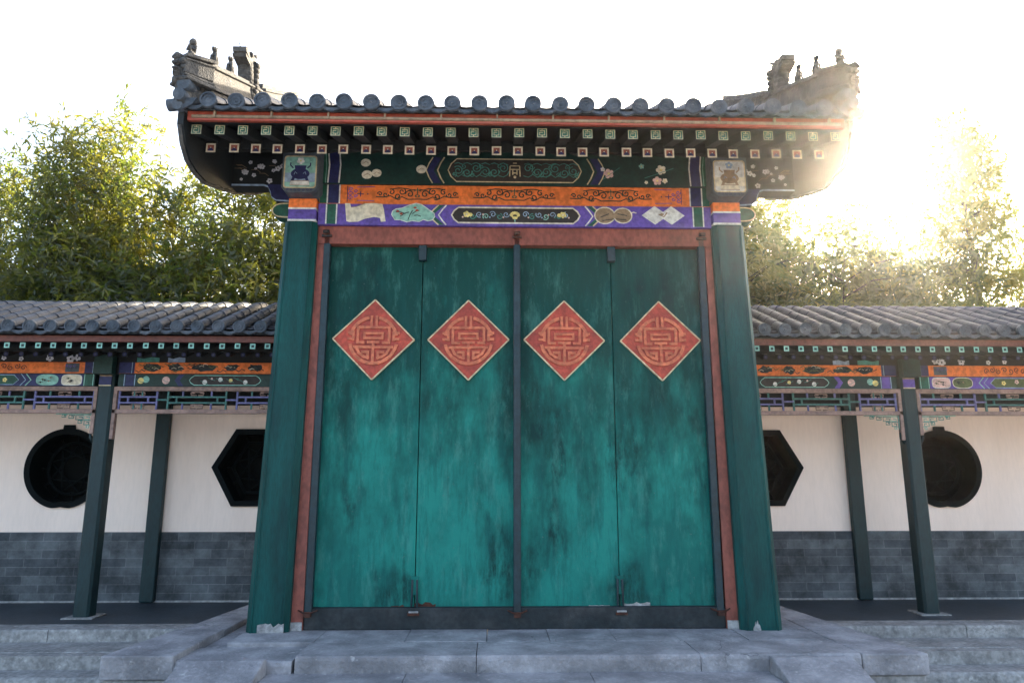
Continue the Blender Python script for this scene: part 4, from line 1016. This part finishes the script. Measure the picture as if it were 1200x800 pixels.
        # fretwork spandrels at the pillar
        for (xe,dirn) in ((a+.04,1),(b-.04,-1)):
            if xe < 2.7 or xe > 8.5 or (bi==0 and s<0): continue
            f = MB(); rr2 = random.Random(5)
            P3 = lambda u_,v_: (s*(xe+dirn*u_), YB+.03, zf0-v_)
            f.tube([P3(0,.004),P3(.42,.004)],.006,'mint',5); f.tube([P3(.005,.0),P3(.005,.17)],.006,'mint',5)
            for (u0,v0,w_,h_) in ((.02,.02,.08,.05),(.10,.02,.09,.05),(.20,.02,.07,.035),(.29,.015,.06,.025),(.02,.08,.07,.05),(.10,.08,.06,.03),(.02,.135,.04,.03)):
                f.tube([P3(u0,v0),P3(u0+w_,v0),P3(u0+w_,v0+h_),P3(u0+.015,v0+h_),P3(u0+.015,v0+h_*.4),P3(u0+w_*.6,v0+h_*.4)],.0055,'mint' if rr2.random()<.7 else 'teal',5)
            f.build('fretwork', g)
            f = MB(); f.tube([(s*(xe-dirn*.0),YB+.03,1.93),(s*(xe-dirn*.0),YB+.03,1.86),(s*(xe-dirn*.035),YB+.03,1.80)],.014,'pillar',6); f.build('drop_finial', g)
    # rafters in two rows
    def raft(kind):
        m = MB(); w = .029
        y0,z0,y1,z1 = (.68,2.79,1.35,3.03) if kind==0 else (1.0,2.752,1.6,3.0)
        m.hexa([(-w,y0,z0-w),(w,y0,z0-w),(-w,y1,z1-w),(w,y1,z1-w),(-w,y0,z0+w),(w,y0,z0+w),(-w,y1,z1+w),(w,y1,z1+w)],'dark')
        ar = Art(y0-.001); ar.v,ar.f,ar.m,ar.mats,ar.sm = m.v,m.f,m.m,m.mats,m.sm
        if kind==0:
            ar.P([(-w,z0-w),(w,z0-w),(w,z0+w),(-w,z0+w)],'mint'); e=w*.52; ar.P([(-e,z0-e),(e,z0-e),(e,z0+e),(-e,z0+e)],'dgreen')
        else: ar.C(0,z0,w*.8,'navy',10); ar.C(0,z0,w*.3,'grey',8)
        return m
    for kind,name in ((0,'flying_rafter'),(1,'rafter')):
        mb = raft(kind); me = mb.mesh(name)
        for i in range(43):
            x = 2.50+.163*i+(.05 if kind else 0); place(name, me, (s*x+random.uniform(-.004,.004), mb.c[1], mb.c[2]+random.uniform(-.002,.002)), g)
    m = MB(); bx(m,X0,X1,.655,.70,2.828,2.895,'eavebrown'); m.build('eave_board', g, .003)
    m = MB(); a,b = sorted((s*X0,s*X1))
    m.hexa([(a,.70,2.83),(b,.70,2.83),(a,1.5,3.11),(b,1.5,3.11),(a,.70,2.845),(b,.70,2.845),(a,1.5,3.125),(b,1.5,3.125)],'dark'); bx(m,X0,X1,1.05,1.08,2.79,2.90,'dark'); m.build('soffit', g)
    zz = lambda t: 2.985+.44*t if t<1.1 else 2.985+.44*1.1+.44*(t-1.1)-.5*(t-1.1)**2
    pf = [(.60+t,zz(t)) for t in (0,.4,.8,1.1,1.25,1.4,1.54)]
    pf += [(2.14+t,zz(1.54-t)) for t in (.14,.29,.44,.9,1.4)]
    xs = [s*(2.5+.2215*i) for i in range(33)]; xs.sort()
    roof(g, xs, pf, .058, .20, 'tiled_roof', sp=.2215)
    m = MB(); bx(m,X0,X1,3.3,3.5,-.4,3.1,'plaster'); m.build('rear_wall', g)
for s in (-1,1): gallery(s)

# ------------------------------------------------------------------ trees
def tree_meshes(seed, H, Rr, shape, nleaf, lm, trunks=1, L=(.09,.15)):
    rg = np.random.default_rng(seed); rd = random.Random(seed)
    tm = MB(); spots = []; dirs = []
    nb = int(46*trunks**.3) if shape != 'cone' else 150
    for t in range(trunks):
        bx_, by_ = (rd.uniform(-.5,.5)*Rr*.5, rd.uniform(-.5,.5)*Rr*.5) if trunks>1 else (0,0)
        lx, ly = rd.uniform(-.4,.4), rd.uniform(-.4,.4); h = H*(1 if t==0 else rd.uniform(.72,.97))
        r0 = .10 if trunks==1 else .035
        pts = [(bx_+lx*q*q, by_+ly*q*q, h*q) for q in np.linspace(0,1,9)]
        tm.tube(pts, [r0*(1-.9*q) for q in np.linspace(0,1,9)], 'bark', 7)
        for k in range(int(nb/ (1 if trunks==1 else 2))):
            q = rd.uniform(.12,.995)**.8; z = h*q
            if shape == 'cone': reach = Rr*(1.02-q)**.75*rd.uniform(.45,1.05)+.12
            elif shape == 'spire': reach = Rr*(.35+.9*math.sin(math.pi*min(1,q*1.02+.02))**.7)*(1-q**6)*rd.uniform(.4,1)+.12
            else: reach = Rr*(math.sin(math.pi*min(.97,.12+q*.86))**.5)*rd.uniform(.45,1.05)
            a = rd.uniform(0,6.283); rise = (.35 if shape!='cone' else .12)*reach
            x0,y0 = bx_+lx*q*q, by_+ly*q*q
            p0 = Vector((x0,y0,z)); p1 = Vector((x0+reach*math.cos(a),y0+reach*math.sin(a),z+rise)); pm = (p0+p1)/2+Vector((0,0,.12*reach))
            tm.tube([p0,pm,p1],[r0*.28*(1-.7*q)+.006,.008,.003],'bark',5,False)
            for w in range(9):
                f = .25+.75*(w+rd.random())/9; c = p0.lerp(p1,f)+Vector((0,0,.12*reach*(1-abs(2*f-1)))); spots.append(c); dirs.append((p1-p0).normalized())
    sp = np.array([tuple(c) for c in spots]); dr = np.array([tuple(c) for c in dirs])
    per = 7; nt_ = nleaf//per
    idx = rg.integers(0,len(sp),nt_)
    spread = .30 if shape!='cone' else .22
    c = sp[idx]+rg.normal(0,spread,(nt_,3))*np.array([1,1,.75])
    td = dr[idx]+rg.normal(0,.6,(nt_,3)); td[:,2] += .2; td /= np.linalg.norm(td,axis=1)[:,None]
    # leaves along each twig
    C = np.repeat(c,per,0)+np.repeat(td,per,0)*(np.tile(np.arange(per),nt_)[:,None]*.035)
    D = np.repeat(td,per,0)*.7+rg.normal(0,.65,(nt_*per,3)); D[:,2] -= .25; D /= np.linalg.norm(D,axis=1)[:,None]
    ln = rg.uniform(L[0],L[1],(len(C),1)); wd = ln*rg.uniform(.17,.26,(len(C),1))
    side = np.cross(D, rg.normal(0,1,(len(C),3))); side /= np.linalg.norm(side,axis=1)[:,None]+1e-9
    V = np.stack([C, C+D*ln*.45+side*wd*.5, C+D*ln+np.array([0,0,-.012]), C+D*ln*.45-side*wd*.5],1).reshape(-1,3)
    keep = V[:,2] > .1
    n = len(C); me = bpy.data.meshes.new('crown'); me.vertices.add(4*n); me.loops.add(4*n); me.polygons.add(n)
    me.vertices.foreach_set('co', V.astype(np.float32).ravel()); me.loops.foreach_set('vertex_index', np.arange(4*n,dtype=np.int32))
    me.polygons.foreach_set('loop_start', np.arange(0,4*n,4,dtype=np.int32)); me.polygons.foreach_set('loop_total', np.full(n,4,dtype=np.int32))
    me.materials.append(M[lm]); me.update(); me.validate()
    v = np.array(tm.v); tm.c = np.zeros(3); t_me = bpy.data.meshes.new('trunk'); t_me.from_pydata([tuple(a) for a in v],[],tm.f)
    t_me.materials.append(M['bark']); t_me.polygons.foreach_set('use_smooth', tm.sm); t_me.update()
    return t_me, me
protos = {
 'a': tree_meshes(1, 9.0, 1.35, 'spire', 27000, 'leaf', 5, (.12,.21)),
 'b': tree_meshes(2, 7.6, 1.6, 'round', 27000, 'leaf', 4, (.12,.21)),
 'c': tree_meshes(3, 9.2, 2.1, 'cone', 34000, 'leaf', 1, (.10,.17)),
 'd': tree_meshes(4, 5.2, 1.7, 'round', 26000, 'leaf2', 4, (.11,.19)),
}
def plant(k, x, y, sc, rz, name, label, cat, group):
    t = thing(name, (x,y,G0), label, cat, group); t.scale = (sc,sc,sc); t.rotation_euler = (0,0,rz)
    for nm,me in zip(('trunk','crown'), protos[k]):
        o = bpy.data.objects.new(nm, me); COL.objects.link(o); o.parent = t
GB, GS = 'tall leafy trees behind the galleries', 'dark bushy trees filling in behind the gallery roofs'
TREES = [
 ('a',-10.2,6.2,.90,0,'tree','tall feathery tree cut by the left edge of the photo',GB),
 ('a',-8.35,6.0,.92,1.3,'tree','tall spire of narrow leaves above the round window of the left gallery',GB),
 ('a',-7.55,6.4,.98,2.2,'tree','tallest narrow-leaved tree over the left gallery, second from the gate',GB),
 ('b',-6.3,6.2,.99,.5,'tree','narrow-leaved tree nearest the gate on its left side',GB),
 ('b',-4.9,6.4,1.07,3.0,'tree','yellow-green tree under the left corner of the gate roof',GB),
 ('b',-3.5,7.0,1.05,4.0,'tree','yellow-green tree half hidden behind the left gate column',GB),
 ('b',4.2,6.3,1.1,1.0,'tree','washed-out leafy tree under the right corner of the gate roof',GB),
 ('a',5.7,6.9,.86,2.0,'tree','leafy tree below and left of the glaring sun',GB),
 ('b',7.1,6.6,.97,5.1,'tree','lower leafy tree right below the glaring sun',GB),
 ('c',9.15,6.2,.98,.7,'tree','tall pointed tree with tiered branches right of the sun',GB),
 ('b',10.9,6.6,.84,2.9,'tree','bushy tree at the right edge of the photo',GB),
 ('b',-8.9,7.6,.98,2.0,'tree','tree standing deeper behind the two tall spires on the left',GB),
 ('b',5.0,7.6,.93,3.3,'tree','tree standing deeper behind the gate corner on the right',GB),
 ('b',8.2,7.4,.86,.4,'tree','broad leafy tree filling the gap straight under the sun',GB),
 ('d',5.6,5.9,1.12,1.2,'bushy_tree','second dark bush along the right gallery roof counting from the gate',GS),
 ('d',8.1,5.8,1.14,2.1,'bushy_tree','dark bush behind the round window bay of the right gallery',GS),
 ('d',-9.0,5.75,.92,.3,'bushy_tree','dark bush at the far left end behind the gallery roof',GS),
 ('d',-7.0,5.75,.95,1.9,'bushy_tree','dark bush behind the middle of the left gallery roof',GS),
 ('d',-5.0,5.75,.95,3.3,'bushy_tree','dark bush behind the left gallery roof next to the gate',GS),
 ('d',4.4,5.75,.92,4.4,'bushy_tree','dark bush behind the right gallery roof next to the gate',GS),
 ('d',6.8,5.75,.9,.9,'bushy_tree','dark bush behind the middle of the right gallery roof',GS),
 ('d',9.4,5.75,.92,2.4,'bushy_tree','dark bush at the far right end behind the gallery roof',GS),
]
for k,x,y,sc,rz,nm,lab,gr in TREES: plant(k,x,y,sc,rz,nm,lab,'tree',gr)

# scattering volume added to stand in for lens glare around the sun
hz = MB(); hz.box(-64,64,-64,64,G0-1,13,'dark'); ho = hz.build('glare_volume'); ho['kind'] = 'stuff'
hm = bpy.data.materials.new('glare_volume'); hm.use_nodes = True; hn = hm.node_tree; hn.nodes.clear()
hv = hn.nodes.new('ShaderNodeVolumePrincipled'); hv.inputs['Density'].default_value = GLARE_DENSITY; hv.inputs['Anisotropy'].default_value = .92; hv.inputs['Color'].default_value = (1,.95,.88,1)
hout = hn.nodes.new('ShaderNodeOutputMaterial'); hn.links.new(hv.outputs[0], hout.inputs['Volume'])
ho.data.materials.clear(); ho.data.materials.append(hm)
